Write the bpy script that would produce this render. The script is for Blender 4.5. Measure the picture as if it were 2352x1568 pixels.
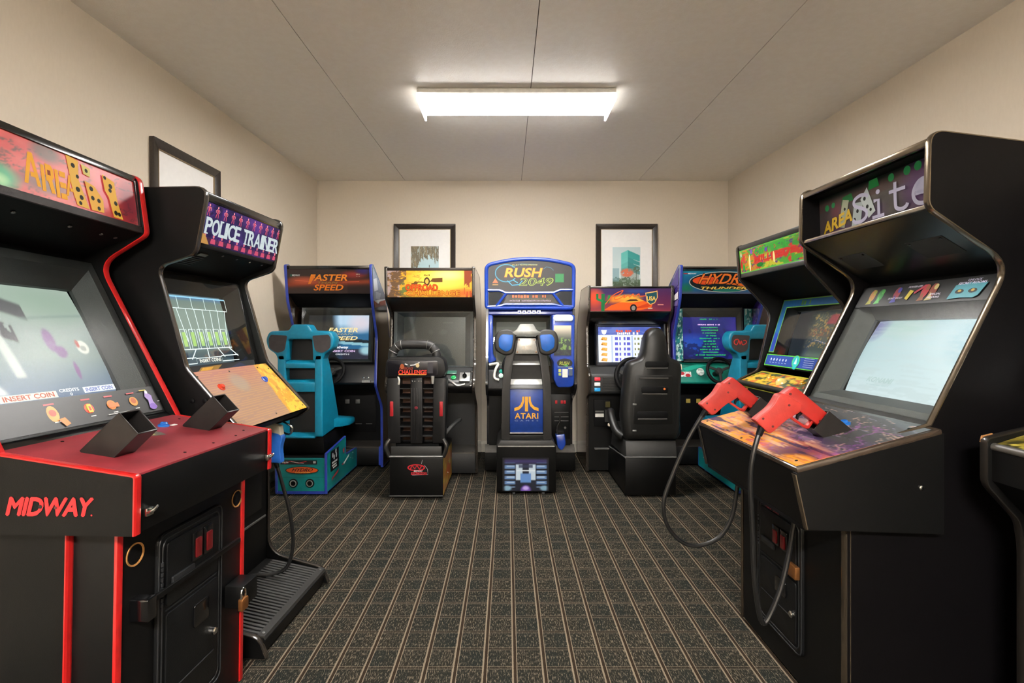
import bpy, bmesh, math, random
import numpy as np
from mathutils import Vector, Matrix
random.seed(7)
for o in list(bpy.data.objects):
    bpy.data.objects.remove(o)
SC = bpy.context.scene
COL = SC.collection
# ---------------------------------------------------------------- camera
cam = bpy.data.cameras.new('camera'); camo = bpy.data.objects.new('camera', cam); COL.objects.link(camo)
camo.location = (0, 0, 1.274); camo.rotation_euler = (math.radians(90), 0, 0)
cam.sensor_width = 36; cam.lens = 1140 / 2352 * 36
cam.shift_x = (1176 - 1165.5) / 2352; cam.shift_y = -(784 - 757) / 2352
cam.clip_start = 0.01
SC.camera = camo
# ---------------------------------------------------------------- world, exposure
w = bpy.data.worlds.new('world'); SC.world = w; w.use_nodes = True
w.node_tree.nodes['Background'].inputs[0].default_value = (1, .96, .91, 1)
w.node_tree.nodes['Background'].inputs[1].default_value = 1.0
LAMP = 62.0            # radiance of the fluorescent lens
LAMP_COL = (1.0, .97, .93)
vs = SC.view_settings
vs.view_transform = 'Standard'; vs.look = 'None'; vs.gamma = 1; vs.use_curve_mapping = False
vs.exposure = 0.58
# ---------------------------------------------------------------- helpers
def lin(c):
    c = c / 255 if c > 1.0001 else c
    return c / 12.92 if c <= .04045 else ((c + .055) / 1.055) ** 2.4
def S(h):
    h = h.lstrip('#')
    return tuple(lin(int(h[i:i + 2], 16) / 255) for i in (0, 2, 4))
MATS = {}
def mat(name, col='808080', rough=.5, metal=0., coat=0., noise=.12, nscale=30., bump=0., bscale=200., emit=0., spec=.5):
    if name in MATS: return MATS[name]
    c = S(col) if isinstance(col, str) else col
    m = bpy.data.materials.new(name); m.use_nodes = True; MATS[name] = m
    nt = m.node_tree; p = nt.nodes['Principled BSDF']
    p.inputs['Roughness'].default_value = rough; p.inputs['Metallic'].default_value = metal
    p.inputs['Coat Weight'].default_value = coat; p.inputs['Coat Roughness'].default_value = .08
    p.inputs['Specular IOR Level'].default_value = spec
    tc = nt.nodes.new('ShaderNodeTexCoord')
    if noise > 0:
        n = nt.nodes.new('ShaderNodeTexNoise'); n.inputs['Scale'].default_value = nscale; n.inputs['Detail'].default_value = 4
        nt.links.new(tc.outputs['Object'], n.inputs['Vector'])
        r = nt.nodes.new('ShaderNodeValToRGB')
        r.color_ramp.elements[0].position = .3; r.color_ramp.elements[1].position = .7
        r.color_ramp.elements[0].color = (*[k * (1 - noise) for k in c], 1)
        r.color_ramp.elements[1].color = (*[min(1, k * (1 + noise)) for k in c], 1)
        nt.links.new(n.outputs['Fac'], r.inputs['Fac']); nt.links.new(r.outputs['Color'], p.inputs['Base Color'])
        if emit: nt.links.new(r.outputs['Color'], p.inputs['Emission Color'])
    else:
        p.inputs['Base Color'].default_value = (*c, 1); p.inputs['Emission Color'].default_value = (*c, 1)
    p.inputs['Emission Strength'].default_value = emit
    if bump:
        b = nt.nodes.new('ShaderNodeTexNoise'); b.inputs['Scale'].default_value = bscale; b.inputs['Detail'].default_value = 3
        nt.links.new(tc.outputs['Object'], b.inputs['Vector'])
        bn = nt.nodes.new('ShaderNodeBump'); bn.inputs['Strength'].default_value = bump; bn.inputs['Distance'].default_value = .002
        nt.links.new(b.outputs['Fac'], bn.inputs['Height']); nt.links.new(bn.outputs['Normal'], p.inputs['Normal'])
    return m
def ink(h): return mat('ink_' + h, h, .38, noise=.06, nscale=60)
def glow(h, s=1.0):
    k = 'glow_%s_%g' % (h, s)
    if k not in MATS:
        m = mat(k, h, .6, noise=0, emit=s, spec=.15); m.node_tree.nodes['Principled BSDF'].inputs['Base Color'].default_value = (*[c * .34 for c in S(h)], 1)
    return MATS[k]
def paintmat(mode, s=1.0, rough=.3, coat=0.):
    k = 'print_%s_%g_%g_%g' % (mode, s, rough, coat)
    if k in MATS: return MATS[k]
    m = bpy.data.materials.new(k); m.use_nodes = True; MATS[k] = m
    nt = m.node_tree; p = nt.nodes['Principled BSDF']; p.inputs['Roughness'].default_value = rough
    p.inputs['Coat Weight'].default_value = coat
    a = nt.nodes.new('ShaderNodeAttribute'); a.attribute_name = 'Col'
    if mode == 'ink':
        nt.links.new(a.outputs['Color'], p.inputs['Base Color'])
    else:
        if mode == 'lit':
            sc_ = nt.nodes.new('ShaderNodeVectorMath'); sc_.operation = 'SCALE'; sc_.inputs[3].default_value = .36; p.inputs['Specular IOR Level'].default_value = .2
            nt.links.new(a.outputs['Color'], sc_.inputs[0]); nt.links.new(sc_.outputs[0], p.inputs['Base Color'])
        else:
            p.inputs['Base Color'].default_value = (.01, .011, .012, 1)
        nt.links.new(a.outputs['Color'], p.inputs['Emission Color']); p.inputs['Emission Strength'].default_value = s
    return m
def glassmat(rough=.03, kr=1.):
    k = 'pane_glass_%g_%g' % (rough, kr)
    if k in MATS: return MATS[k]
    m = bpy.data.materials.new(k); m.use_nodes = True; MATS[k] = m
    nt = m.node_tree; nt.nodes.remove(nt.nodes['Principled BSDF'])
    o = nt.nodes['Material Output']; t = nt.nodes.new('ShaderNodeBsdfTransparent'); g = nt.nodes.new('ShaderNodeBsdfGlossy')
    t.inputs[0].default_value = (.9, .92, .91, 1); g.inputs['Roughness'].default_value = rough
    fr = nt.nodes.new('ShaderNodeFresnel'); fr.inputs[0].default_value = 1.5
    x = nt.nodes.new('ShaderNodeMixShader')
    geo = nt.nodes.new('ShaderNodeNewGeometry'); mm = nt.nodes.new('ShaderNodeMath'); mm.operation = 'MULTIPLY'; inv = nt.nodes.new('ShaderNodeMath'); inv.operation = 'SUBTRACT'; inv.inputs[0].default_value = 1
    nt.links.new(geo.outputs['Backfacing'], inv.inputs[1]); nt.links.new(fr.outputs[0], mm.inputs[0]); nt.links.new(inv.outputs[0], mm.inputs[1])
    m3 = nt.nodes.new('ShaderNodeMath'); m3.operation = 'MULTIPLY'; m3.inputs[1].default_value = kr; nt.links.new(mm.outputs[0], m3.inputs[0]); nt.links.new(m3.outputs[0], x.inputs[0]); nt.links.new(t.outputs[0], x.inputs[1]); nt.links.new(g.outputs[0], x.inputs[2])
    nt.links.new(x.outputs[0], o.inputs[0])
    return m
def V3(*a): return Vector(a)
def link(name, me, parent):
    o = bpy.data.objects.new(name, me); COL.objects.link(o)
    if parent is not None: o.parent = parent
    return o
class MB:
    def __init__(s): s.v = []; s.f = []
    def add(s, vs, fs):
        b = len(s.v); s.v += [tuple(v) for v in vs]; s.f += [tuple(i + b for i in f) for f in fs]; return s
    def box(s, x0, x1, y0, y1, z0, z1):
        return s.add([(x0, y0, z0), (x1, y0, z0), (x1, y1, z0), (x0, y1, z0), (x0, y0, z1), (x1, y0, z1), (x1, y1, z1), (x0, y1, z1)],
                     [(0, 3, 2, 1), (4, 5, 6, 7), (0, 1, 5, 4), (1, 2, 6, 5), (2, 3, 7, 6), (3, 0, 4, 7)])
    def prism(s, pts, a0, a1, ax='x'):
        n = len(pts)
        def P(p, a): return (a, p[0], p[1]) if ax == 'x' else ((p[0], a, p[1]) if ax == 'y' else (p[0], p[1], a))
        return s.add([P(p, a0) for p in pts] + [P(p, a1) for p in pts],
                     [tuple(range(n)), tuple(range(2 * n - 1, n - 1, -1))] + [(i, (i + 1) % n, n + (i + 1) % n, n + i) for i in range(n)])
    def loft(s, rings, cap=True, closed=True):
        n = len(rings[0]); vs = [p for r in rings for p in r]; fs = []
        for k in range(len(rings) - 1):
            for i in range(n if closed else n - 1):
                j = (i + 1) % n; fs.append((k * n + i, k * n + j, (k + 1) * n + j, (k + 1) * n + i))
        if cap: fs += [tuple(range(n)), tuple(range((len(rings) - 1) * n, len(rings) * n))]
        return s.add(vs, fs)
    def tube(s, path, r, n=10, closed=False):
        P = [Vector(p) for p in path]; m = len(P); rings = []; up = None
        for i in range(m):
            t = (P[(i + 1) % m] - P[i - 1]) if closed else (P[min(i + 1, m - 1)] - P[max(i - 1, 0)])
            t.normalize()
            if up is None: up = t.orthogonal().normalized()
            up = (up - t * up.dot(t)).normalized(); q = t.cross(up)
            rr = r[i] if isinstance(r, (list, tuple)) else r
            rings.append([P[i] + (up * math.cos(a) + q * math.sin(a)) * rr for a in [2 * math.pi * k / n for k in range(n)]])
        if closed: return s.loft(rings + [rings[0]], cap=False)
        return s.loft(rings)
    def cyl(s, p0, p1, r0, r1=None, n=20):
        return s.tube([p0, p1], [r0, r0 if r1 is None else r1], n)
    def lathe(s, prof, c, axis, n=24):
        c = Vector(c); a = Vector(axis).normalized(); u = a.orthogonal().normalized(); v = a.cross(u)
        rings = [[c + a * h + (u * math.cos(t) + v * math.sin(t)) * max(r, 1e-4) for t in [2 * math.pi * k / n for k in range(n)]] for r, h in prof]
        return s.loft(rings)
    def obox(s, c, ex, ey, ez, sx, sy, sz):
        c, ex, ey, ez = Vector(c), Vector(ex), Vector(ey), Vector(ez); vs = []
        for k in (-1, 1):
            for j, i in ((-1, -1), (-1, 1), (1, 1), (1, -1)):
                vs.append(c + ex * (i * sx / 2) + ey * (j * sy / 2) + ez * (k * sz / 2))
        return s.add(vs, [(0, 3, 2, 1), (4, 5, 6, 7), (0, 1, 5, 4), (1, 2, 6, 5), (2, 3, 7, 6), (3, 0, 4, 7)])
    def build(s, name, m, parent=None, bevel=0, seg=2, smooth=False, ang=.6):
        me = bpy.data.meshes.new(name); me.from_pydata(s.v, [], s.f)
        bm = bmesh.new(); bm.from_mesh(me)
        bmesh.ops.remove_doubles(bm, verts=bm.verts, dist=1e-6)
        bmesh.ops.recalc_face_normals(bm, faces=bm.faces)
        if bevel:
            es = [e for e in bm.edges if len(e.link_faces) == 2 and e.calc_face_angle(0) > .45]
            bmesh.ops.bevel(bm, geom=es, offset=bevel, segments=seg, affect='EDGES', profile=.5, clamp_overlap=True)
        if smooth or bevel:
            for f in bm.faces: f.smooth = True
        bm.to_mesh(me); bm.free()
        if smooth or bevel: me.set_sharp_from_angle(angle=ang)
        me.materials.append(m)
        return link(name, me, parent)
def rpoly(pts, n=6):
    """closed polygon of (a, b[, radius]) with rounded corners"""
    out = []; m = len(pts)
    for i, p in enumerate(pts):
        r = p[2] if len(p) > 2 else 0
        c = Vector(p[:2])
        if r <= 0: out.append(tuple(c)); continue
        a = (Vector(pts[i - 1][:2]) - c); b = (Vector(pts[(i + 1) % m][:2]) - c)
        la, lb = a.length, b.length; a.normalize(); b.normalize()
        d = min(r, la * .48, lb * .48)
        q0, q1 = c + a * d, c + b * d
        for k in range(n + 1):
            t = k / n; out.append(tuple(q0 * (1 - t) ** 2 + c * 2 * t * (1 - t) + q1 * t * t))
    return out
def rect(x0, x1, z0, z1, r=0): return rpoly([(x0, z0, r), (x1, z0, r), (x1, z1, r), (x0, z1, r)])
def area(p): return sum(p[i - 1][0] * p[i][1] - p[i][0] * p[i - 1][1] for i in range(len(p))) / 2
def edge_trim(mb, prof, x0, x1, th=.004, ov=.001):
    """moulding strip wrapped round the edge of a side panel (profile in y,z)"""
    P = [Vector(p) for p in prof]; n = len(P); sg = 1 if area(prof) > 0 else -1; rings = []
    for i in range(n):
        d0 = (P[i] - P[i - 1]).normalized(); d1 = (P[(i + 1) % n] - P[i]).normalized()
        n0 = Vector((d0.y, -d0.x)) * sg; n1 = Vector((d1.y, -d1.x)) * sg
        nn = (n0 + n1).normalized(); k = th / max(.35, nn.dot(n0)); q = P[i] + nn * k; b = P[i] - nn * .001
        q2 = P[i] + nn * k * .6
        rings.append([(x0 - ov, *b), (x0 - ov, *q2), (x0 + (x1 - x0) * .25, *q), (x0 + (x1 - x0) * .75, *q), (x1 + ov, *q2), (x1 + ov, *b)])
    return mb.loft(rings + [rings[0]], cap=False, closed=True)
def edge_strip(mb, path, x0, x1, th=.004, ov=.001, side=1):
    """moulding along an open run of points (y,z)"""
    P = [Vector(p) for p in path]; n = len(P); rings = []
    for i in range(n):
        t = (P[min(i + 1, n - 1)] - P[max(i - 1, 0)]).normalized(); nn = Vector((t.y, -t.x)) * side; q = P[i] + nn * th; b = P[i] - nn * .001; q2 = P[i] + nn * th * .6
        rings.append([(x0 - ov, *b), (x0 - ov, *q2), (x0 + (x1 - x0) * .25, *q), (x0 + (x1 - x0) * .75, *q), (x1 + ov, *q2), (x1 + ov, *b)])
    return mb.loft(rings)
def spline(pts, k=8):
    P = [Vector(p) for p in pts]; out = []
    for i in range(len(P) - 1):
        p0, p1, p2, p3 = P[max(i - 1, 0)], P[i], P[i + 1], P[min(i + 2, len(P) - 1)]
        for j in range(k):
            t = j / k
            out.append(.5 * ((2 * p1) + (p2 - p0) * t + (2 * p0 - 5 * p1 + 4 * p2 - p3) * t * t + (3 * p1 - p0 - 3 * p2 + p3) * t ** 3))
    return out + [P[-1]]
# ---- text outlines as flat polygons -----------------------------------------
TXT = {}
def text2d(s, bold=0., shear=0., spacing=1.):
    k = (s, bold, shear, spacing)
    if k in TXT: return TXT[k]
    c = bpy.data.curves.new('t', 'FONT'); c.body = s; c.offset = bold; c.shear = shear; c.size = 1; c.resolution_u = 3
    c.space_character = spacing
    o = bpy.data.objects.new('t', c); COL.objects.link(o)
    me = bpy.data.meshes.new_from_object(o.evaluated_get(bpy.context.evaluated_depsgraph_get()))
    vs = [(v.co.x, v.co.y) for v in me.vertices]; fs = [tuple(p.vertices) for p in me.polygons]
    bpy.data.objects.remove(o); bpy.data.curves.remove(c); bpy.data.meshes.remove(me)
    x0 = min(v[0] for v in vs); x1 = max(v[0] for v in vs); y0 = min(v[1] for v in vs); y1 = max(v[1] for v in vs)
    vs = [((x - x0) / (x1 - x0), (y - y0) / max(1e-6, y1 - y0)) for x, y in vs]
    TXT[k] = (vs, fs); return TXT[k]
class Art:
    """flat print laid on a panel: O = lower left corner, U to the viewer's right, V up (metres)"""
    def __init__(s, O, U, V, step=.00018, lift=.0006, g=0.):
        s.O = Vector(O); s.U = Vector(U).normalized(); s.V = Vector(V).normalized(); s.N = s.U.cross(s.V)
        s.k = 0; s.step = step; s.lift = lift; s.g = g; s.v = []; s.f = []; s.mi = []; s.ms = []
    def at(s, u, v, d=0): return s.O + s.U * u + s.V * v + s.N * d
    def _m(s, c):
        m = c if not isinstance(c, str) else (glow(c, s.g) if s.g else ink(c))
        if m not in s.ms: s.ms.append(m)
        return s.ms.index(m)
    def faces(s, vs, fs, c, same=False):
        if not same: s.k += 1
        d = s.lift + s.k * s.step; b = len(s.v); i = s._m(c)
        s.v += [s.at(u, v, d) for u, v in vs]
        for f in fs: s.f.append(tuple(b + q for q in f)); s.mi.append(i)
    def poly(s, pts, c, same=False): s.faces(pts, [tuple(range(len(pts)))], c, same)
    def rect(s, u0, v0, u1, v1, c, same=False): s.poly([(u0, v0), (u1, v0), (u1, v1), (u0, v1)], c, same)
    def ell(s, cu, cv, ru, rv, c, n=18, same=False, a0=0, a1=2 * math.pi):
        full = abs(a1 - a0 - 2 * math.pi) < 1e-6
        s.poly([(cu + ru * math.cos(a0 + (a1 - a0) * k / n), cv + rv * math.sin(a0 + (a1 - a0) * k / n)) for k in range(n if full else n + 1)], c, same)
    def line(s, pts, w, c, same=False, closed=False):
        P = [Vector(p) for p in pts]; n = len(P); L = []; R = []
        for i in range(n):
            t = (P[(i + 1) % n] - P[i - 1]) if closed else (P[min(i + 1, n - 1)] - P[max(i - 1, 0)])
            t.normalize(); q = Vector((-t.y, t.x)) * w / 2; L.append(P[i] + q); R.append(P[i] - q)
        fs = [(i, (i + 1) % n, n + (i + 1) % n, n + i) for i in range(n if closed else n - 1)]
        s.faces([tuple(p) for p in L + R], fs, c, same)
    def text(s, t, u0, v0, u1, v1, c, bold=0., shear=0., spacing=1., slope=0., same=False, fat=0.):
        vs, fs = text2d(t, bold, shear, spacing)
        if fat:
            for du, dv in ((-fat, 0), (fat, 0), (0, -fat), (0, fat)):
                s.faces([(u0 + (u1 - u0) * x + du, v0 + (v1 - v0) * y + dv + slope * (u1 - u0) * x) for x, y in vs], fs, c, same)
        s.faces([(u0 + (u1 - u0) * x, v0 + (v1 - v0) * y + slope * (u1 - u0) * x) for x, y in vs], fs, c, same)
    def scrib(s, u0, v0, u1, v1, c, same=False, seed=0):
        """a run of print too small to read"""
        R = random.Random(seed + int(u0 * 1e4) + int(v0 * 1e4)); u = u0; h = v1 - v0; first = True
        while u < u1 - h * .3:
            w_ = h * R.uniform(.35, .75)
            if R.random() < .84: s.rect(u, v0 + h * R.uniform(0, .2), min(u + w_, u1), v1 - h * R.uniform(0, .25), c, same or not first); first = False
            u += w_ + h * .22
    def build(s, name, parent):
        me = bpy.data.meshes.new(name); me.from_pydata([tuple(v) for v in s.v], [], s.f)
        for m in s.ms: me.materials.append(m)
        me.polygons.foreach_set('material_index', s.mi)
        return link(name, me, parent)
_rs = {}
def vnoise(x, y, seed=0):
    if seed not in _rs: _rs[seed] = np.random.RandomState(seed + 11).rand(64, 64)
    g = _rs[seed]; xi = np.floor(x).astype(int); yi = np.floor(y).astype(int); fx = x - xi; fy = y - yi
    fx = fx * fx * (3 - 2 * fx); fy = fy * fy * (3 - 2 * fy)
    a = g[xi % 64, yi % 64]; b = g[(xi + 1) % 64, yi % 64]; c = g[xi % 64, (yi + 1) % 64]; d = g[(xi + 1) % 64, (yi + 1) % 64]
    return (a * (1 - fx) + b * fx) * (1 - fy) + (c * (1 - fx) + d * fx) * fy
def fbm(x, y, seed=0, o=4):
    t = 0; a = .5
    for k in range(o): t = t + a * vnoise(x * 2 ** k, y * 2 ** k, seed + k); a /= 2
    return t / (1 - .5 ** o)
def rgb(h):
    h = h.lstrip('#'); return np.array([int(h[i:i + 2], 16) / 255 for i in (0, 2, 4)])
def mixc(c, h, f):
    h = rgb(h) if isinstance(h, str) else h
    f = np.clip(f, 0, 1)[..., None]; return c * (1 - f) + h * f
def full(u, h): return np.ones(u.shape + (3,)) * rgb(h)
def blob(u, v, cu, cv, ru, rv, soft=.5):
    return np.clip((1 - ((u - cu) / ru) ** 2 - ((v - cv) / rv) ** 2) / soft, 0, 1)
def band(t, a, b, s=.02): return np.clip((t - a) / s, 0, 1) * np.clip((b - t) / s, 0, 1)
def paint(name, parent, O, U, V, w, h, func, mode='ink', s=1., nx=60, ny=30, bulge=0., rough=.3, coat=0., lift=.0004, back=.004):
    """printed or lit panel: grid with a colour attribute computed from func(u, v)"""
    O = Vector(O); U = Vector(U).normalized(); V = Vector(V).normalized(); N = U.cross(V)
    uu, vv = np.meshgrid(np.linspace(0, 1, nx + 1), np.linspace(0, 1, ny + 1))
    c = np.clip(func(uu, vv), 0, 1); c = np.where(c <= .04045, c / 12.92, ((c + .055) / 1.055) ** 2.4)
    B = lift + bulge * (1 - .5 * (2 * uu - 1) ** 2 - .5 * (2 * vv - 1) ** 2)
    P = np.array(O)[None, None] + uu[..., None] * np.array(U) * w + vv[..., None] * np.array(V) * h + B[..., None] * np.array(N)
    verts = P.reshape(-1, 3).tolist(); W = nx + 1
    fs = [(j * W + i, j * W + i + 1, (j + 1) * W + i + 1, (j + 1) * W + i) for j in range(ny) for i in range(nx)]
    # solid back so that the panel has thickness
    b = len(verts); cn = [O, O + U * w, O + U * w + V * h, O + V * h]
    verts += [tuple(p + N * (lift - back)) for p in cn]; fs.append((b + 3, b + 2, b + 1, b))
    rim = [[i for i in range(W)], [j * W + nx for j in range(ny + 1)], [ny * W + i for i in range(nx, -1, -1)], [j * W for j in range(ny, -1, -1)]]
    for k in range(4): fs.append((b + k, b + (k + 1) % 4) + tuple(reversed(rim[k])))
    me = bpy.data.meshes.new(name); me.from_pydata(verts, [], fs)
    at = me.color_attributes.new('Col', 'FLOAT_COLOR', 'POINT')
    cc = np.ones((len(verts), 4)); cc[:, :3] = 0.02; cc[:W * (ny + 1), :3] = c.reshape(-1, 3); at.data.foreach_set('color', cc.ravel())
    me.materials.append(paintmat(mode, s, rough, coat))
    if bulge:
        for p in me.polygons[:nx * ny]: p.use_smooth = True
    return link(name, me, parent)
def thing(name, label, cat, loc=(0, 0, 0), rz=0, group=None, tilt=(0, 0)):
    o = bpy.data.objects.new(name, None); COL.objects.link(o); o.empty_display_size = .1
    o.location = loc; o.rotation_euler = (math.radians(tilt[0]), math.radians(tilt[1]), math.radians(rz))
    o['label'] = label; o['category'] = cat
    if group: o['group'] = group
    return o
def tag(o, label, cat, group=None):
    o['label'] = label; o['category'] = cat
    if group: o['group'] = group
    return o
def struct(o): o['kind'] = 'structure'; return o
# ---- shared materials
BLK = mat('black_laminate', '070707', .45, bump=.12, bscale=500, spec=.22)
BLKM = mat('black_matte', '050506', .6, bump=.2, bscale=300, spec=.18)
BLKG = mat('black_gloss', '09090a', .2, coat=.4)
CHAR = mat('charcoal_plastic', '242423', .5, bump=.25, bscale=700)
BEZ = mat('bezel_textured', '2b2c2c', .55, bump=.35, bscale=600)
GREY = mat('grey_steel', '777775', .4, metal=.6)
CHROME = mat('chrome', 'c9c9c6', .2, metal=1)
BRONZE = mat('bronze_moulding', '6e6252', .22, metal=.85, coat=.3)
RUB = mat('rubber_cable', '161616', .32)
WHT = mat('white_plastic', 'd8d5cc', .5)
# ================================================================ the room
XL, XR, YB, YF = -1.987, 2.305, 5.189, -2.3
def ZC(y): return 2.83 - .0211 * (YB - y)
class NX:
    """tiny expression helper for shader math"""
    def __init__(s, nt): s.nt = nt
    def m(s, op, a, b=None, c=None):
        n = s.nt.nodes.new('ShaderNodeMath'); n.operation = op
        for i, q in enumerate((a, b, c)):
            if q is None: continue
            if isinstance(q, (int, float)): n.inputs[i].default_value = q
            else: s.nt.links.new(q, n.inputs[i])
        return n.outputs[0]
    def noise(s, vec, scale, detail=2, rough=.5):
        n = s.nt.nodes.new('ShaderNodeTexNoise'); n.inputs['Scale'].default_value = scale; n.inputs['Detail'].default_value = detail
        n.inputs['Roughness'].default_value = rough
        s.nt.links.new(vec, n.inputs['Vector']); return n.outputs['Fac']
    def mapv(s, vec, sc):
        n = s.nt.nodes.new('ShaderNodeMapping'); n.inputs['Scale'].default_value = sc; s.nt.links.new(vec, n.inputs['Vector']); return n.outputs[0]
    def mix(s, f, a, b):
        n = s.nt.nodes.new('ShaderNodeMix'); n.data_type = 'RGBA'
        for i, q in ((0, f), (6, a), (7, b)):
            if isinstance(q, (int, float)): n.inputs[i].default_value = q
            elif isinstance(q, tuple): n.inputs[i].default_value = (*q, 1)
            else: s.nt.links.new(q, n.inputs[i])
        return n.outputs[2]
    def step(s, x, a, w=.08): return s.m('MINIMUM', s.m('MAXIMUM', s.m('DIVIDE', s.m('SUBTRACT', x, a), w), 0.), 1.)
    def band(s, x, a, b):
        return s.m('MULTIPLY', s.m('GREATER_THAN', x, a), s.m('LESS_THAN', x, b))
def carpet():
    m = bpy.data.materials.new('carpet_plaid'); m.use_nodes = True; nt = m.node_tree; p = nt.nodes['Principled BSDF']; X = NX(nt)
    tc = nt.nodes.new('ShaderNodeTexCoord'); ob = tc.outputs['Object']
    wob = nt.nodes.new('ShaderNodeTexNoise'); wob.inputs['Scale'].default_value = 160; nt.links.new(ob, wob.inputs['Vector'])
    sx = nt.nodes.new('ShaderNodeSeparateXYZ'); nt.links.new(ob, sx.inputs[0])
    wx = X.m('MULTIPLY', X.m('SUBTRACT', wob.outputs['Fac'], .5), .0025)
    x = X.m('ADD', X.m('ADD', sx.outputs[0], -.017 + 1.123 * 3), wx); y = X.m('ADD', X.m('ADD', sx.outputs[1], .024 + 1.11 * 2), wx)
    u = X.m('FRACT', X.m('DIVIDE', x, .1123)); v = X.m('FRACT', X.m('DIVIDE', y, .111))
    iu = X.m('FLOOR', X.m('DIVIDE', x, .1123)); iv = X.m('FLOOR', X.m('DIVIDE', y, .111))
    cmb = nt.nodes.new('ShaderNodeCombineXYZ'); nt.links.new(iu, cmb.inputs[0]); nt.links.new(iv, cmb.inputs[1])
    wn = nt.nodes.new('ShaderNodeTexWhiteNoise'); wn.noise_dimensions = '2D'; nt.links.new(cmb.outputs[0], wn.inputs['Vector'])
    # half-cells: darker, blue-grey patches next to flecked ones
    hu = X.m('GREATER_THAN', u, .58)
    par = X.m('FRACT', X.m('MULTIPLY', X.m('ADD', X.m('ADD', iu, iv), hu), .5))
    patch = X.m('ADD', X.m('MULTIPLY', par, .5), X.m('MULTIPLY', wn.outputs['Value'], .6))
    fleck = X.noise(X.mapv(ob, (250, 52, 1)), 1., 3, .6)
    grain = X.noise(X.mapv(ob, (420, 420, 1)), 1., 2, .7)
    f = X.step(X.m('ADD', X.m('ADD', fleck, X.m('MULTIPLY', X.m('SUBTRACT', grain, .5), .5)), X.m('MULTIPLY', X.m('SUBTRACT', patch, .55), .06)), .54, .1)
    base = X.mix(patch, S('1d2322'), S('25221d')); base = X.mix(X.m('MULTIPLY', grain, .6), base, S('1f1a14'))
    body = X.mix(X.m('MULTIPLY', f, .95), base, S('6f6758'))
    hl = X.m('MAXIMUM', X.band(v, 0., .026), X.band(v, .13, .152))
    hd = X.band(v, .026, .13)
    body = X.mix(X.m('MULTIPLY', hd, .55), body, S('2a221b'))
    body = X.mix(X.m('MULTIPLY', hl, X.m('ADD', .35, X.m('MULTIPLY', grain, .5))), body, S('7c7262'))
    dk = X.band(u, .056, .155)
    body = X.mix(X.m('MULTIPLY', dk, .95), body, S('2c221a'))
    vl = X.m('MAXIMUM', X.band(u, 0., .058), X.band(u, .155, .183))
    body = X.mix(X.m('MULTIPLY', vl, X.m('ADD', .5, X.m('MULTIPLY', grain, .5))), body, S('8a7d6b'))
    nt.links.new(body, p.inputs['Base Color']); p.inputs['Roughness'].default_value = .95; p.inputs['Specular IOR Level'].default_value = .1
    b = nt.nodes.new('ShaderNodeBump'); b.inputs['Strength'].default_value = .5; b.inputs['Distance'].default_value = .003
    nt.links.new(X.m('ADD', grain, X.m('MULTIPLY', f, .5)), b.inputs['Height']); nt.links.new(b.outputs[0], p.inputs['Normal'])
    return m
def wallmat():
    m = bpy.data.materials.new('wall_vinyl'); m.use_nodes = True; nt = m.node_tree; p = nt.nodes['Principled BSDF']; X = NX(nt)
    tc = nt.nodes.new('ShaderNodeTexCoord'); ob = tc.outputs['Object']
    a = X.noise(X.mapv(ob, (90, 90, 30)), 1., 4); b = X.noise(ob, 340., 2)
    c = X.mix(a, S(WALL_A), S(WALL_B)); c = X.mix(X.m('MULTIPLY', b, .25), c, S(WALL_A))
    nt.links.new(c, p.inputs['Base Color']); p.inputs['Roughness'].default_value = .55; p.inputs['Specular IOR Level'].default_value = .3
    bn = nt.nodes.new('ShaderNodeBump'); bn.inputs['Strength'].default_value = .15; bn.inputs['Distance'].default_value = .001
    nt.links.new(X.m('ADD', a, b), bn.inputs['Height']); nt.links.new(bn.outputs[0], p.inputs['Normal'])
    return m
def ceilmat():
    m = bpy.data.materials.new('ceiling_board'); m.use_nodes = True; nt = m.node_tree; p = nt.nodes['Principled BSDF']; X = NX(nt)
    tc = nt.nodes.new('ShaderNodeTexCoord'); ob = tc.outputs['Object']
    a = X.noise(ob, 26., 3); b = X.noise(ob, 130., 3)
    c = X.mix(X.step(X.m('ADD', a, X.m('MULTIPLY', b, .5)), .62, .3), S(CEIL_A), S(CEIL_B))
    nt.links.new(c, p.inputs['Base Color']); p.inputs['Roughness'].default_value = .48; p.inputs['Specular IOR Level'].default_value = .35
    bn = nt.nodes.new('ShaderNodeBump'); bn.inputs['Strength'].default_value = .35; bn.inputs['Distance'].default_value = .002
    nt.links.new(X.m('ADD', a, b), bn.inputs['Height']); nt.links.new(bn.outputs[0], p.inputs['Normal'])
    return m
WALL_A, WALL_B = 'd0c4b2', 'd9cebd'
CEIL_A, CEIL_B = 'f2ede5', 'f5f1ea'
WALL = wallmat(); CEIL = ceilmat()
struct(MB().box(XL - .1, XR + .1, YF - .1, YB + .1, -.06, 0).build('floor', carpet()))
def wall(name, x0, x1, y0, y1):
    return struct(MB().box(x0, x1, y0, y1, -.02, 2.95).build(name, WALL))
wall('wall_left', XL - .1, XL, YF, YB); wall('wall_right', XR, XR + .1, YF, YB)
wall('wall_back', XL - .1, XR + .1, YB, YB + .1); wall('wall_front', XL - .1, XR + .1, YF - .1, YF)
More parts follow.
